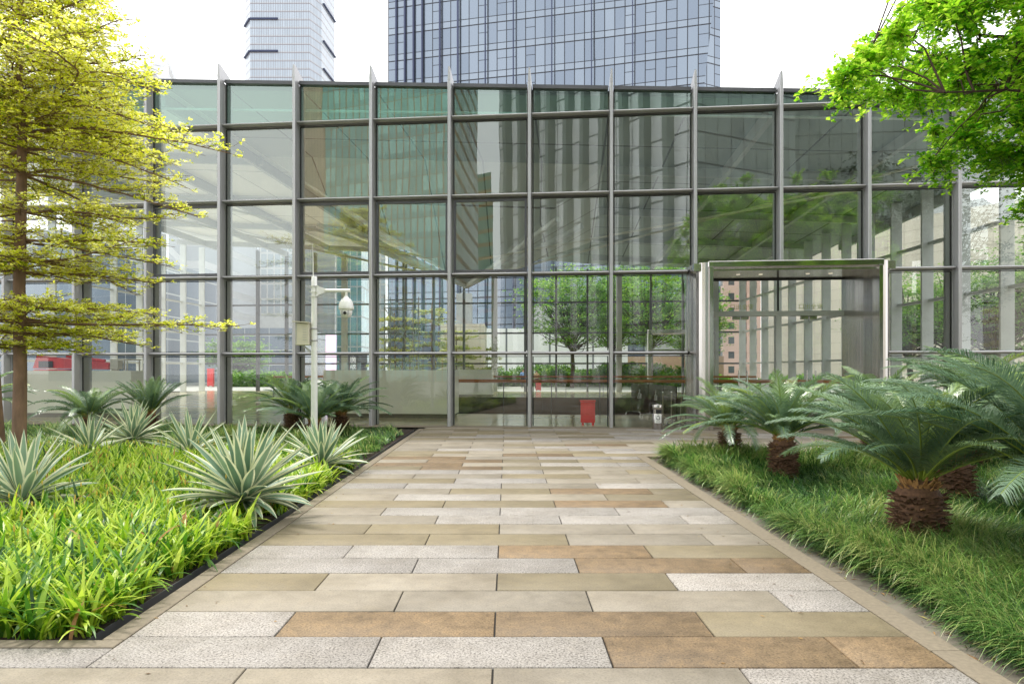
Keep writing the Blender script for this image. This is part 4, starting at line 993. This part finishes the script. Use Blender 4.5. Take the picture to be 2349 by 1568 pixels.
def tier_tree(loc, tiers, trunk, rt, seed, label, mat, group=None, leaf=.05, dens=1.0, nb=7, twigs=True, azlim=None, cat='tree', thick=.10):
    r = np.random.default_rng(seed); e = empty('tree', loc, 0, label, cat, group); S_ = Segs(); C = []
    tp = np.array(trunk, float)
    S_.add([tuple(p) for p in tp], rt, rt * .35, 10)
    def at(z): return np.array([np.interp(z, tp[:, 2], tp[:, j]) for j in range(3)])
    for ti, (z, Lm, rise) in enumerate(tiers):
        n = nb + (1 if rt > .11 and z > 4.3 else 0); jit_ = .17 if n > nb else .11; base = r.uniform(0, 1)
        for b in range(n):
            if azlim is None: az = r.normal(0, .10) + 6.283 * b / n
            else: az = azlim[0] + (azlim[1] - azlim[0]) * (b + r.uniform(.2, .8)) / n
            Lb = Lm * (1.0 if b == 0 else r.uniform(.62, .95)); p0 = at(z + r.normal(0, .03 if b else 0)); Lb = Lb * (.5 if math.sin(az) < -.6 and rt > .1 else 1)
            d = np.array([math.cos(az), math.sin(az), rise + (r.normal(0, .05) if b else 0)])
            pts, _ = wander(r, p0, d, Lb, 9, jit_, rise * 1.9, .5)
            S_.add([tuple(p) for p in pts], rt * .21 * (Lb / 2.5) ** .5, .005, 5)
            nsub = int(9 * Lb ** .7 * dens ** .5) + 3
            for s in range(nsub):
                f = .12 + .88 * (s + r.random() * .6) / nsub; i = min(8, int(f * 9)); q = pts[i] + (pts[i + 1] - pts[i]) * (f * 9 - i)
                dm = pts[i + 1] - pts[i]; a2 = math.atan2(dm[1], dm[0]) + (1 if s % 2 else -1) * r.uniform(.35, 1.0); Ls = (.22 + .42 * Lb * (1 - f) ** .8) * r.uniform(.7, 1.15)
                d2 = np.array([math.cos(a2), math.sin(a2), r.normal(.06, .07)])
                p2, _ = wander(r, q, d2, Ls, 5, .16, .05, .4)
                if twigs: S_.add([tuple(p) for p in p2], .007, .003, 3)
                nt_ = max(2, int(Ls * (8.5 if n > nb else 8) * dens))
                for u in range(nt_):
                    g = (u + r.random()) / nt_; i2 = min(4, int(g * 5)); q2 = p2[i2] + (p2[i2 + 1] - p2[i2]) * (g * 5 - i2)
                    a3 = r.uniform(0, 6.283); L3 = r.uniform(.06, .2)
                    q3 = q2 + np.array([math.cos(a3) * L3, math.sin(a3) * L3, r.normal(.02, thick * .5)])
                    C.append(q3); C.append((q2 + q3) / 2 + r.normal(0, .015, 3))
                    if twigs and r.random() < .5: S_.add([tuple(q2), tuple(q3)], .0035, .002, 3)
    C = np.array(C); V, Q, n = leaves(r, C, 5, leaf, (-.05, .9))
    tone = np.clip(np.repeat(.56 + .25 * smoothnoise(C[:, 0] * 3, C[:, 1] * 3 + C[:, 2] * 5, .9, seed), 5) + r.normal(0, .28, n), 0, 1)
    sv, sq = S_.get()
    np_mesh('trunk', sv, sq, M['bark'] if rt > .05 else M['twig'], e, smooth=True)
    np_mesh('crown', V, Q, mat, e, {'rnd': np.repeat(tone, 4)})
    print(label[:30], n)
    return e
M['leaf_y'] = leafmat('variegated yellow leaves', [(0, (.16, .28, .012)), (.2, (.52, .60, .02)), (.5, (.84, .84, .06)), (.85, (.94, .93, .26)), (1, (.95, .94, .60))], .72, .42, .45)
M['leaf_p'] = leafmat('pale yellow green leaves', [(0, (.10, .15, .03)), (.4, (.30, .34, .08)), (.8, (.50, .52, .16)), (1, (.62, .62, .28))], .5, .45, .4)
M['leaf_g'] = leafmat('fresh green leaves', [(0, (.02, .13, .008)), (.35, (.12, .38, .012)), (.7, (.46, .76, .035)), (1, (.74, .90, .14))], .64, .34, .5)
M['leaf_d'] = leafmat('darkened street tree leaves', [(0, (.006, .020, .005)), (.5, (.018, .045, .010)), (1, (.05, .095, .022))], .2, .45, .5)  # darkened colour takes the top light off the mirrored crowns
M['leaf_b'] = leafmat('mid green leaves', [(0, (.03, .12, .012)), (.4, (.12, .30, .024)), (.8, (.30, .50, .05)), (1, (.48, .64, .10))], .5, .42, .5)
# tiered yellow tree at left
D1 = 11.1; k1 = F / D1
def tz(py): return 1.6 + (CY - py) / k1 + .05
bx_ = W(43, D1)
TI = [(800, 205, .0), (765, 300, .02), (738, 532, .015), (708, 330, .03), (624, 335, -.01), (600, 388, .05), (550, 398, .05), (487, 376, .05), (400, 440, .05), (345, 430, .02), (305, 525, .22), (285, 480, .34), (260, 500, .30), (230, 445, .30), (185, 400, .28), (135, 372, .25), (92, 375, .15), (45, 300, .2), (0, 270, .2), (-50, 230, .2), (-100, 200, .2)]
tiers = [(tz(y) , (x - 45) / k1, rs_) for y, x, rs_ in TI]
M['bark_l'] = M['bark']
tier_tree((bx_.x, D1, -.05), tiers, [(0, 0, -.05), (.01, 0, .6), (.02, .01, 1.6), (.01, 0, 3.0), (.03, .02, 4.4), (.06, 0, 5.5), (.02, -.02, 6.4), (.04, 0, 7.3), (.02, 0, 8.6)], .115, 5, 'slim tree with flat tiers of bright yellow green leaves at left', M['leaf_y'], None, .066, 1.2, 8, thick=.06)
b2 = W(-12, 13.2)
tier_tree((b2.x, 13.2, -.05), [(2.35, .9, .1), (3.0, 1.2, .1), (3.8, 1.5, .1), (4.5, 1.5, .1), (5.2, 1.6, .1), (6.0, 1.6, .1), (6.8, 1.5, .1)], [(.12, 0, -.05), (.05, 0, 1.0), (0, 0, 2.0), (-.1, 0, 4.0), (-.1, 0, 7.0)], .10, 6, 'second slim trunk at the left picture edge behind the tiered tree', M['leaf_y'], None, .055, .6, 6)
# drooping green tree at right: trunk outside the frame
def in_poly(x, y, poly):
    c = False; j = len(poly) - 1
    for i in range(len(poly)):
        if (poly[i][1] > y) != (poly[j][1] > y) and x < (poly[j][0] - poly[i][0]) * (y - poly[i][1]) / (poly[j][1] - poly[i][1]) + poly[i][0]: c = not c
        j = i
    return c
def green_tree():
    r = np.random.default_rng(9); base = np.array([9.6, 9.3, -.05])
    e = empty('tree', base, 0, 'leafy bright green tree hanging into the picture at upper right', 'tree'); S_ = Segs(); C = []
    S_.add([(0, 0, 0), (.05, 0, 1.5), (-.02, .02, 3), (-.08, 0, 4.6)], .2, .13, 12)
    fork = np.array([-.08, 0, 4.6])
    outline = [(1905, 210), (1925, 110), (1990, 95), (2060, 50), (2090, -60), (2200, -400), (4000, -2000), (4000, 600), (2349, 480), (2330, 385), (2285, 395), (2190, 375), (2130, 400), (2060, 400), (2040, 320), (2040, 215), (1960, 225)]
    clumps = []; lim = []
    tries = 0
    while len(clumps) < 480 and tries < 90000:
        tries += 1
        x = 3.6 + 9.5 * r.random() ** 1.3; y = r.uniform(7.0, 11.6); z = r.uniform(3.2, 9.0)
        if ((x - 9.4) / 5.6) ** 2 + ((y - 9.3) / 2.7) ** 2 + ((z - 6.6) / 3.9) ** 2 > 1: continue
        px, py = CX + F * x / y, CY - F * (z - 1.6) / y
        if not in_poly(px, py, outline): continue
        p = np.array([x, y, z])
        if any(np.linalg.norm(p - q) < .27 for q in clumps): continue
        clumps.append(p)
    K_ = 9; limbs = []
    for i in range(K_):
        az = 6.283 * i / K_ + .2; d = np.array([math.cos(az), math.sin(az) * .7, .75 + .3 * (i % 3)]); L = 3.6 if abs(math.cos(az)) > .6 else 2.4
        pts, _ = wander(r, fork, d, L, 8, .10, .7); S_.add([tuple(p) for p in pts], .075, .02, 7); limbs += pts[2:]
    for d, L in (((-1, .12, .38), 4.6), ((-1, -.16, .42), 4.6), ((-.7, .1, .9), 2.6)):
        pts, _ = wander(r, fork, np.array(d, float), L, 10, .09, .35); S_.add([tuple(p) for p in pts], .04, .010, 7); limbs += pts[3:]
    LB = np.array(limbs)
    for c_ in clumps:
        q = c_ - base; i = np.argmin(np.linalg.norm(LB - q, axis=1) + .3 * np.maximum(0, q[2] - LB[:, 2] + .2)); p0 = LB[i]
        m = (p0 + q) / 2 + np.array([0, 0, .22 * np.linalg.norm(q - p0) * .6]) + r.normal(0, .06, 3)
        S_.add([tuple(p0), tuple((p0 + m) / 2 + r.normal(0, .04, 3)), tuple(m), tuple((m + q) / 2 + r.normal(0, .04, 3)), tuple(q)], .014, .005, 4)
        for t in range(19):
            d = r.normal(0, 1, 3); d[2] = d[2] * .7 - .25; d /= np.linalg.norm(d); L = r.uniform(.18, .52)
            pts, _ = wander(r, q, d, L, 4, .18, .45); S_.add([tuple(p) for p in pts], .005, .002, 3)
            for u in range(5):
                f = (u + 1) / 5 * 3.99; i2 = int(f); C.append(pts[i2] + (pts[i2 + 1] - pts[i2]) * (f - i2) + r.normal(0, .03, 3))
    C = np.array(C); V, Q, n = leaves(r, C, 6, .084, (-.5, .7), .54)
    tone = np.clip(np.repeat(.56 + .34 * smoothnoise(C[:, 0] * 2.5, C[:, 1] * 2.5 + C[:, 2] * 3, .9, 3), 6) + r.normal(0, .2, n), 0, 1)
    sv, sq = S_.get(); np_mesh('trunk', sv, sq, M['twig'], e, smooth=True); np_mesh('crown', V, Q, M['leaf_g'], e, {'rnd': np.repeat(tone, 4)}); print('green', n)
green_tree()
# trees outside beyond the rear and side glass
yl = 'yellow tiered trees beyond the rear glass'
for px, d, hh, sd_, lb in ((905, 58, 6.6, 51, 'yellow tiered tree seen through the scaffold tower'), (990, 56, 7.2, 52, 'tallest yellow tiered tree beside the beige block'), (1046, 60, 5.6, 53, 'yellow tiered tree in front of the beige block')):
    tt = [(hh * f, 2.5 * (1.1 - .55 * f) + .3, .08) for f in (.30, .40, .53, .66, .80, .92)]
    tier_tree((W(px, d).x, d, -.25), tt, [(0, 0, 0), (.05, 0, hh * .5), (0, 0, hh * 1.02)], .10, sd_, lb, M['leaf_p'], yl, .20, .40, 6, False, None, thick=.05)
tier_tree((W(1118, 66).x, 66, -.25), [(2.0, 1.3, .1), (2.9, 1.3, .1), (3.8, 1.0, .1)], [(0, 0, 0), (0, 0, 4)], .06, 54, 'small pale tiered tree right of the beige block', M['leaf_p'], yl, .2, .4, 6, False)
def round_tree(loc, h, rad_, seed, label, mat, group, leaf=.24, n=150, zb=.32):
    r = np.random.default_rng(seed); e = empty('tree', loc, 0, label, 'tree', group); S_ = Segs(); C = []
    S_.add([(0, 0, 0), (.1, 0, h * .2), (.0, .1, h * .38)], .2, .14, 8)
    for i in range(n):
        u = r.normal(0, 1, 3); u /= np.linalg.norm(u); q = u * (r.random() ** .45) * np.array([rad_, rad_, h * (1 - zb) * .5]) + np.array([0, 0, h * (zb + (1 - zb) * .5)])
        q[2] = round(q[2] / .9) * .9 + r.normal(0, .16)
        if i % 2 == 0:
            p0 = np.array([0, .1, h * r.uniform(.3, .42)]); m = p0 * .45 + q * .55 + r.normal(0, .3, 3); S_.add([tuple(p0), tuple(m), tuple(q)], .07, .015, 4)
        m_ = 18; D = r.normal(0, 1, (m_, 3)) * np.array([.62, .62, .16]); C.append(q + D)
    C = np.concatenate(C); V, Q, n_ = leaves(r, C, 4, leaf, (-.2, .8), .5)
    tone = np.clip(np.repeat(.48 + .3 * smoothnoise(C[:, 0] * 1.2, C[:, 1] + C[:, 2] * 2.0, .9, seed), 4) + r.normal(0, .2, n_), 0, 1)
    sv, sq = S_.get(); np_mesh('trunk', sv, sq, M['twig'], e, smooth=True); np_mesh('crown', V, Q, mat, e, {'rnd': np.repeat(tone, 4)})
gg = 'green trees beyond the rear and side glass'
for px, d, h, rr_, sd_, lb in ((1312, 63, 11.4, 4.8, 61, 'left spreading green tree beyond the rear portal'), (1492, 61, 12, 5.0, 62, 'broad green tree right of the rear portal'), (1405, 70, 12, 4.0, 63, 'green tree behind the other two at the rear portal'),
        (1590, 68, 10, 3.6, 64, 'green tree showing between portal pylon and brown screens'), (548, 74, 5.0, 3.6, 65, 'low round green tree far behind the left bays'),
        (2085, 40, 7.6, 2.6, 66, 'green tree beyond the side glass right of the portal'), (2190, 37, 7.4, 2.5, 67, 'green tree beyond the side glass next to the fin right of the portal'), (2290, 30, 7.0, 2.4, 68, 'green tree showing through the rightmost bay'), (2420, 27, 7.4, 2.6, 69, 'green tree just beyond the right end of the pavilion')):
    round_tree((W(px, d).x, d, -.25), h, rr_, sd_, lb, M['leaf_b'], gg, .26 if d > 45 else .17, 260 if 1300 < px < 1600 else 170)
# hedge beds outside the rear glass
def hedge(name, px0, px1, d, h, dep, seed, label, n, size):
    r = np.random.default_rng(seed); x0, x1 = W(px0, d).x, W(px1, d).x
    C = np.stack([r.uniform(x0, x1, n), d + r.uniform(0, dep, n), r.uniform(-.2, 1, n)], -1)
    hh = h * (.75 + .35 * smoothnoise(C[:, 0], C[:, 1], 1.5, seed)); C[:, 2] = np.clip(C[:, 2], 0.03, 1) ** .6 * hh - .25
    V, Q, n_ = leaves(r, C, 4, size, (-.1, 1.2), .3); tone = np.clip(np.repeat(.42 + .3 * smoothnoise(C[:, 0], C[:, 1], 2.2, seed + 1), 4) + r.normal(0, .2, n_), 0, 1)
    return tag(np_mesh(name, V, Q, M['leaf_b'], None, {'rnd': np.repeat(tone, 4)}), label, 'hedge', None)
hedge('hedge', 1228, 1640, 66, 2.6, 3.0, 71, 'leafy planting bed beyond the rear glass under the green trees', 5200, .42)
hedge('hedge', 1095, 1222, 68, 2.3, 3.0, 72, 'darker low hedge beyond the rear glass left of the walking people', 1600, .4)
hedge('hedge', 505, 672, 66, 1.9, 4.0, 73, 'low clipped hedge far behind the left bays', 1800, .4)
hedge('hedge', 1640, 1900, 52, 1.5, 2.0, 74, 'strappy green bed seen through the portal doors', 1800, .4)
# ------------------------------------------------------------------ towers and far buildings
def tower(name, poly, h, mat, label, cat='building', group=None, roofm=None, z0=-.25, cap=True):
    c0 = poly[0]; e = empty(name, (c0[0], c0[1], 0), 0, label, cat, group)
    pl = [(p[0] - c0[0], p[1] - c0[1]) for p in poly]
    mb = MB(); mb.prism(pl, z0, h, 0, top=False); mb.build('wall', mat, e)
    mb = MB(); mb.face([(p[0], p[1], h) for p in pl]); cx = sum(p[0] for p in pl) / len(pl); cy = sum(p[1] for p in pl) / len(pl)
    mb.prism([(cx + (p[0] - cx) * .35, cy + (p[1] - cy) * .35) for p in pl], h + .01, h + 3); mb.build('roof', roofm or M['alu_mid'], e)
    return e
def P2(px, d): p = W(px, d); return (p.x, p.y)
# blue glass tower behind the pavilion, corner chamfered and flaring upwards
M['bl'] = grid('blue tower glass', (.36, .43, .62), (.03, .035, .06), 1.53, 4.35, .10, .13, .10, .75, .10, None)
def blue_tower():
    A, B, C = Vector((*P2(890, 112.5), 0)), Vector((*P2(1541, 100), 0)), Vector((*P2(1653, 104.2), 0)); H = 78; sh = Vector((0.11, 0, 0))
    e = empty('glass_tower', A, 0, 'big blue glass office tower rising behind the roof of the pavilion', 'tower')
    Bt = B + sh * H * 1.0 + Vector((0, -.02 * 0, 0))
    back = 34; dn = Vector((.2, .97, 0)); Dp, Ep = C + dn * back, A + dn * back
    m, t, p, o = newmat('blue tower glass'); M['bt'] = m
    uv = N(t, 'ShaderNodeUVMap'); uv.uv_map = 'UVMap'; sx = N(t, 'ShaderNodeSeparateXYZ'); t.links.new(uv.outputs[0], sx.inputs[0])
    pu, pv = 1.53, 4.35
    u = math_(t, 'DIVIDE', sx.outputs[0], pu); v = math_(t, 'DIVIDE', sx.outputs[1], pv); fu = math_(t, 'FRACT', u); fv = math_(t, 'FRACT', v)
    l1 = math_(t, 'LESS_THAN', fu, .09); l2 = math_(t, 'LESS_THAN', fv, .042); l3 = math_(t, 'LESS_THAN', math_(t, 'ABSOLUTE', math_(t, 'SUBTRACT', fv, .265)), .014)
    cell = N(t, 'ShaderNodeCombineXYZ'); t.links.new(math_(t, 'FLOOR', u), cell.inputs[0])
    wn = N(t, 'ShaderNodeTexWhiteNoise'); wn.noise_dimensions = '2D'; t.links.new(cell.outputs[0], wn.inputs['Vector'])
    l4 = math_(t, 'MULTIPLY', math_(t, 'GREATER_THAN', wn.outputs['Value'], .72), math_(t, 'LESS_THAN', math_(t, 'ABSOLUTE', math_(t, 'SUBTRACT', fv, .70)), .012))
    ln = math_(t, 'MAXIMUM', math_(t, 'MAXIMUM', l1, l2), math_(t, 'MAXIMUM', l3, l4))
    cl2 = N(t, 'ShaderNodeCombineXYZ'); t.links.new(math_(t, 'FLOOR', u), cl2.inputs[0]); t.links.new(math_(t, 'FLOOR', v), cl2.inputs[1])
    w2 = N(t, 'ShaderNodeTexWhiteNoise'); w2.noise_dimensions = '2D'; t.links.new(cl2.outputs[0], w2.inputs['Vector'])
    sp = math_(t, 'LESS_THAN', fv, .265)
    g = ramp(t, [(0, (.165, .20, .255)), (1, (.22, .26, .315))], w2.outputs['Value']); g = mixc(t, math_(t, 'MULTIPLY', sp, .35), g, (.26, .30, .35))
    t.links.new(mixc(t, ln, g, (.010, .012, .022)), p.inputs['Base Color']); t.links.new(math_(t, 'MULTIPLY_ADD', ln, -.72, .72), p.inputs['Metallic'])
    t.links.new(math_(t, 'MULTIPLY_ADD', ln, .4, .12), p.inputs['Roughness'])
    mb = MB(); la, lc = (B - A).length, (C - B).length; z0 = -.25
    def q(P, z): return (P.x - A.x, P.y - A.y, z)
    mb.face([q(A, z0), q(B, z0), q(Bt, H), q(A, H)], 0, [(0, z0), (la, z0), (la + .11 * H * .93, H), (0, H)])
    mb.face([q(B, z0), q(C, z0), q(C, H), q(Bt, H)], 0, [(50.0, z0), (50 + lc, z0), (50 + lc, H), (50 + .11 * H, H)])
    mb.face([q(C, z0), q(Dp, z0), q(Dp, H), q(C, H)], 0, [(70, z0), (70 + back, z0), (70 + back, H), (70, H)])
    mb.face([q(Dp, z0), q(Ep, z0), q(Ep, H), q(Dp, H)], 0, [(0, z0), (50, z0), (50, H), (0, H)])
    mb.face([q(Ep, z0), q(A, z0), q(A, H), q(Ep, H)], 0, [(70, z0), (70 + back, z0), (70 + back, H), (70, H)])
    mb.build('wall', m, e)
    mb = MB(); mb.face([q(A, H), q(Bt, H), q(C, H), q(Dp, H), q(Ep, H)]); mb.build('roof', M['alu_mid'], e)
    d = (B - A).normalized(); nrm = Vector((d.y, -d.x, 0))
    mf = plain('dark blue fin', (.035, .045, .10), .4, .2)
    for s_ in [1, 2, 3, 4, 6, 8, 11, 14, 18, 22, 26]:
        a = A + d * (s_ * 1.53 + .035); mb = MB(); w_ = .22 if s_ < 9 else .13
        pr = [(a - d * w_ / 2), (a + d * w_ / 2), (a + d * w_ / 2 + nrm * .35), (a - d * w_ / 2 + nrm * .35)]
        mb.prism([(p.x - A.x, p.y - A.y) for p in pr][::-1], 8, H + .3); mb.build('facade_fin', mf, e)
blue_tower()
# tall pale tower at left
M['pt'] = grid('pale tower glass', (.32, .365, .42), (.16, .135, .15), 1.2, 4.2, .16, .30, .2, .25, .06, (.33, .35, .38), .24)
pd = 350
def pale_tower():
    poly = [P2(562, pd + 8), P2(574, pd), P2(711, pd), P2(738, pd + 9), P2(768, pd + 30), P2(768, pd + 60), P2(562, pd + 60)]
    e = tower('office_tower', poly, 236, M['pt'], 'tall pale grey office tower with thin dark ledges left of the blue tower', 'tower'); c0 = poly[0]
    led = plain('navy ledge', (.02, .03, .08), .5)
    def ledge(pts, z):
        mb = MB()
        for (a, b) in zip(pts[:-1], pts[1:]):
            a, b = Vector((*a, 0)), Vector((*b, 0)); d = (b - a).normalized(); n_ = Vector((d.y, -d.x, 0)) * .9
            mb.prism([(p.x - c0[0], p.y - c0[1]) for p in (a + n_, b + n_, b, a)], z - .35, z + .35)
        mb.build('ledge', led, e)
    for py in (218, 118, 44, -40): ledge([P2(562, pd + 8), P2(574, pd), P2(638, pd)], 1.6 + (CY - py) / F * pd)
    for py in (245 - 60, 123, 40): ledge([P2(741, pd + 11), P2(768, pd + 30)], 1.6 + (CY - py + 10) / F * (pd + 20))
pale_tower()
M['wb'] = grid('white banded facade', (.52, .54, .57), (.66, .66, .66), 40, 3.9, .1, 1.3, .25, .2, .05)
M['wb2'] = grid('white tower grid', (.50, .56, .60), (.70, .70, .69), 1.6, 3.6, .35, .5, .25, .2, .1)
M['teal_far'] = grid('teal glass grid', (.17, .34, .37), (.50, .54, .54), 1.5, 3.3, .22, .28, .2, .3, .3)
M['pink'] = grid('pink residential facade', (.045, .06, .07), (.66, .46, .38), 3.2, 3.0, 0, 0, .4, 0, .4, None, 0, .5, .3, (.3, .68, .34, .80))
M['greyglass'] = grid('grey blue glass', (.16, .20, .25), (.45, .47, .48), 4.0, 2.4, .1, .16, .2, .3, .2)
M['stone'] = grid('pale stone cladding', (.60, .55, .46), (.40, .36, .30), 1.8, 1.1, .03, .03, .7, 0, .06)
M['white_pod'] = grid('white podium panels', (.66, .68, .66), (.12, .13, .14), 2.6, 12, .22, .2, .4, 0, .05)
g = 'city buildings seen through the glass hall'
def block(px0, px1, d, dep, h, mat, label, name='building', d1=None):
    a, b = P2(px0, d), P2(px1, d1 or d); tower(name, [a, b, (b[0], b[1] + dep), (a[0], a[1] + dep)], h, mat, label, 'building', g)
tower('building', [P2(200, 118), P2(387, 104), P2(440, 128), P2(440, 160), P2(200, 160)], 1.6 + (CY - 133) / F * 104, M['wb'], 'pale banded building with angled roofline half hidden behind the tiered tree', 'building', g)
block(771, 829, 150, 20, 46, M['teal_far'], 'slim teal glass tower behind the dome camera')
block(702, 768, 170, 20, 52, M['wb'], 'white banded tower behind the camera pole')
block(832, 884, 190, 25, 66, M['wb2'], 'pale gridded tower left of the scaffold')
block(596, 690, 160, 25, 55, M['wb2'], 'pale gridded tower seen through the left bays')
block(400, 470, 120, 25, 30, M['wb'], 'low pale banded building behind the left side wall')
block(505, 680, 112, 20, 8.5, M['greyglass'], 'low grey glass block under the pale towers')
block(-500, 260, 62, 25, 13, M['greyglass'], 'long grey blue glass building beyond the left side wall')
block(1010, 1112, 62, 6, 5.8, M['stone'], 'blank beige stone block beyond the yellow trees')
block(1110, 1440, 82, 10, 6.6, M['white_pod'], 'low white panelled podium under the blue tower')
block(1660, 1712, 140, 16, 48, M['pink'], 'pink apartment tower with small square windows seen through the portal')
block(1713, 1745, 146, 16, 44, M['pink'], 'narrower pink apartment tower stepped behind the other one')
tower('building', [P2(1760, 80), P2(2100, 62), P2(2600, 50), P2(2700, 80), P2(1800, 110)], 15.5, M['stone'], 'pale stone building beyond the right side wall', 'building', g)
block(1440, 1660, 96, 10, 3.6, plain('tan podium', (.36, .25, .16), .7), 'low tan building behind the green trees')
# sign boards outside the rear glass
def board(px0, px1, d, py0, py1, mat, label, txt=None, cat='sign', tm=None):
    a, b = W(px0, d, py1), W(px1, d, py0); e = empty('sign_board', (a.x, d, -.25), 0, label, cat)
    mb = MB(); mb.box(0, b.x - a.x, 0, .15, a.z + .25, b.z + .25, bev=.02); pn = mb.build('panel', mat, e)
    for x in (.1, b.x - a.x - .16):
        mb = MB(); mb.box(x, x + .06, .16, .22, 0, b.z + .1); mb.build('post', M['alu_dark'], e)
    if txt:
        text(txt, .72, M['white_paint'], pn, ((b.x - a.x) / 2, -.02, b.z - .55), (rad(90), 0, 0))
board(778, 842, 70, 812, 860, plain('dark grey sign panel', (.06, .065, .075), .5), 'dark grey sign board with white vertical characters left of the scaffold', '廣\n晟\n大')
m, t, p, o = newmat('bright advert screen'); p.inputs['Base Color'].default_value = (.3, .3, .35, 1)
p.inputs['Emission Strength'].default_value = 1.1; t.links.new(ramp(t, [(.4, (.75, .7, 1)), (.55, (1, .55, .75)), (.7, (.4, .7, 1))], noise(t, .6, 2)), p.inputs['Emission Color'])
board(747, 771, 69, 768, 850, m, 'bright pale lilac advertising screen beside the camera pole', None, 'screen')
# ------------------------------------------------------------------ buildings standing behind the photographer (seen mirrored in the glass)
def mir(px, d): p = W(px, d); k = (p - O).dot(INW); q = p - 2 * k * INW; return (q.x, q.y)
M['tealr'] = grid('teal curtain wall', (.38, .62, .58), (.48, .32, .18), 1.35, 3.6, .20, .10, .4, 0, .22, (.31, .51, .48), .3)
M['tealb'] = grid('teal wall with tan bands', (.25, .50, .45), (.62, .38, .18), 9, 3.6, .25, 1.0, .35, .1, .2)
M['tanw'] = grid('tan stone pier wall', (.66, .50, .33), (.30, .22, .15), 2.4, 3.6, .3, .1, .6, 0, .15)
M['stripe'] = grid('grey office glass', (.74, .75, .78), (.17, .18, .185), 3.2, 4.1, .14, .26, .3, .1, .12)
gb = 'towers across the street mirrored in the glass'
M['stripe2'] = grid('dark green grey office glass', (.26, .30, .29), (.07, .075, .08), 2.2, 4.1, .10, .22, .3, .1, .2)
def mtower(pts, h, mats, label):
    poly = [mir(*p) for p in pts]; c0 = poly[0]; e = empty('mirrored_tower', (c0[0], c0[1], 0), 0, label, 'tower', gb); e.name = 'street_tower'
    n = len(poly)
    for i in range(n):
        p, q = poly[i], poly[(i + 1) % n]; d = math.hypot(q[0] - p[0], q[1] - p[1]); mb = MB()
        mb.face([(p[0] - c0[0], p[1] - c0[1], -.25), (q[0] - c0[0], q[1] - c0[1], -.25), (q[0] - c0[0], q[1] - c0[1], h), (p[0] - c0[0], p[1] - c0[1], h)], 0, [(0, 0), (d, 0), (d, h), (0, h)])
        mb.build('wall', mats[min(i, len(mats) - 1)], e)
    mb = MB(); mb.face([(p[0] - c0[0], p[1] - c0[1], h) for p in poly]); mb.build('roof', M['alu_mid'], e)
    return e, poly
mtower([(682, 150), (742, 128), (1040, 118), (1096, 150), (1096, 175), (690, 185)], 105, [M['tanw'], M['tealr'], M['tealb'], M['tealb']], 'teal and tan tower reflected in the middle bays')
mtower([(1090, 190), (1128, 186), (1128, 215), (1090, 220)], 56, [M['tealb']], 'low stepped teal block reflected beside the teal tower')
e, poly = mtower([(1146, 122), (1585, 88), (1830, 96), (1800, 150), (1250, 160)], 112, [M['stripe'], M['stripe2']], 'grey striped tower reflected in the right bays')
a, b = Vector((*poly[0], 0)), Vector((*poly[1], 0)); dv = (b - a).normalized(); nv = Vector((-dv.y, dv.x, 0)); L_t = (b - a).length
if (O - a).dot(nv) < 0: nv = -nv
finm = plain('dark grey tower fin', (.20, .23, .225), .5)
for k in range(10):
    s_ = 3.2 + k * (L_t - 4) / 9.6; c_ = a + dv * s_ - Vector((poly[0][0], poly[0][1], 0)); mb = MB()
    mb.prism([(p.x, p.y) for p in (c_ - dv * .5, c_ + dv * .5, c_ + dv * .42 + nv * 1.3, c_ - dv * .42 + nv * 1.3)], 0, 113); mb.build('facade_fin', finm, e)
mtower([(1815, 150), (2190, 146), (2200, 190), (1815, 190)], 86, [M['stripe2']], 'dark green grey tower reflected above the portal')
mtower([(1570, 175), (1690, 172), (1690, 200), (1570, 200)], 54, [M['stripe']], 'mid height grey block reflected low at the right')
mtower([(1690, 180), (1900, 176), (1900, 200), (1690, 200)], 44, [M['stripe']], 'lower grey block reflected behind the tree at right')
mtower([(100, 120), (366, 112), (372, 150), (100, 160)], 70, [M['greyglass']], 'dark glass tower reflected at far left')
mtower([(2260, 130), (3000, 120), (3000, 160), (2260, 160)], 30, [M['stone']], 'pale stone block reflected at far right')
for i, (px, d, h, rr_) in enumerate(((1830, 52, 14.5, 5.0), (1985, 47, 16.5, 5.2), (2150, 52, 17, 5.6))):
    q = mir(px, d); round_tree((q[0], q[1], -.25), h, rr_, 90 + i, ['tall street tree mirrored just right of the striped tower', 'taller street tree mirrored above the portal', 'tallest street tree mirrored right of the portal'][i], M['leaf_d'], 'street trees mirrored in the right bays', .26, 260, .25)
# unseen trees added behind the photographer to darken the lower reflections
for i, (x, y, h, rr_) in enumerate(((-9, -14, 4.6, 2.4), (-3, -26, 5.5, 2.6), (7, -20, 5.5, 2.8), (15, -12, 5, 2.6), (-17, -14, 7, 3.4), (2, -30, 7, 3.6), (20, -20, 8, 4), (-26, -24, 8, 4))):
    round_tree((x, y, -.25), h, rr_, 80 + i, ['added unseen tree left of the path behind the viewpoint', 'added unseen tree straight behind the viewpoint', 'added unseen tree right of the path behind the viewpoint', 'added unseen tree close to the right bed behind the viewpoint', 'added unseen tree far left behind the viewpoint', 'added unseen tree farthest back on the path axis behind the viewpoint', 'added unseen tall tree far right behind the viewpoint', 'added unseen tall tree farthest left behind the viewpoint'][i], M['leaf_b'], 'unseen trees added to darken the reflections', .2, 90, .3)
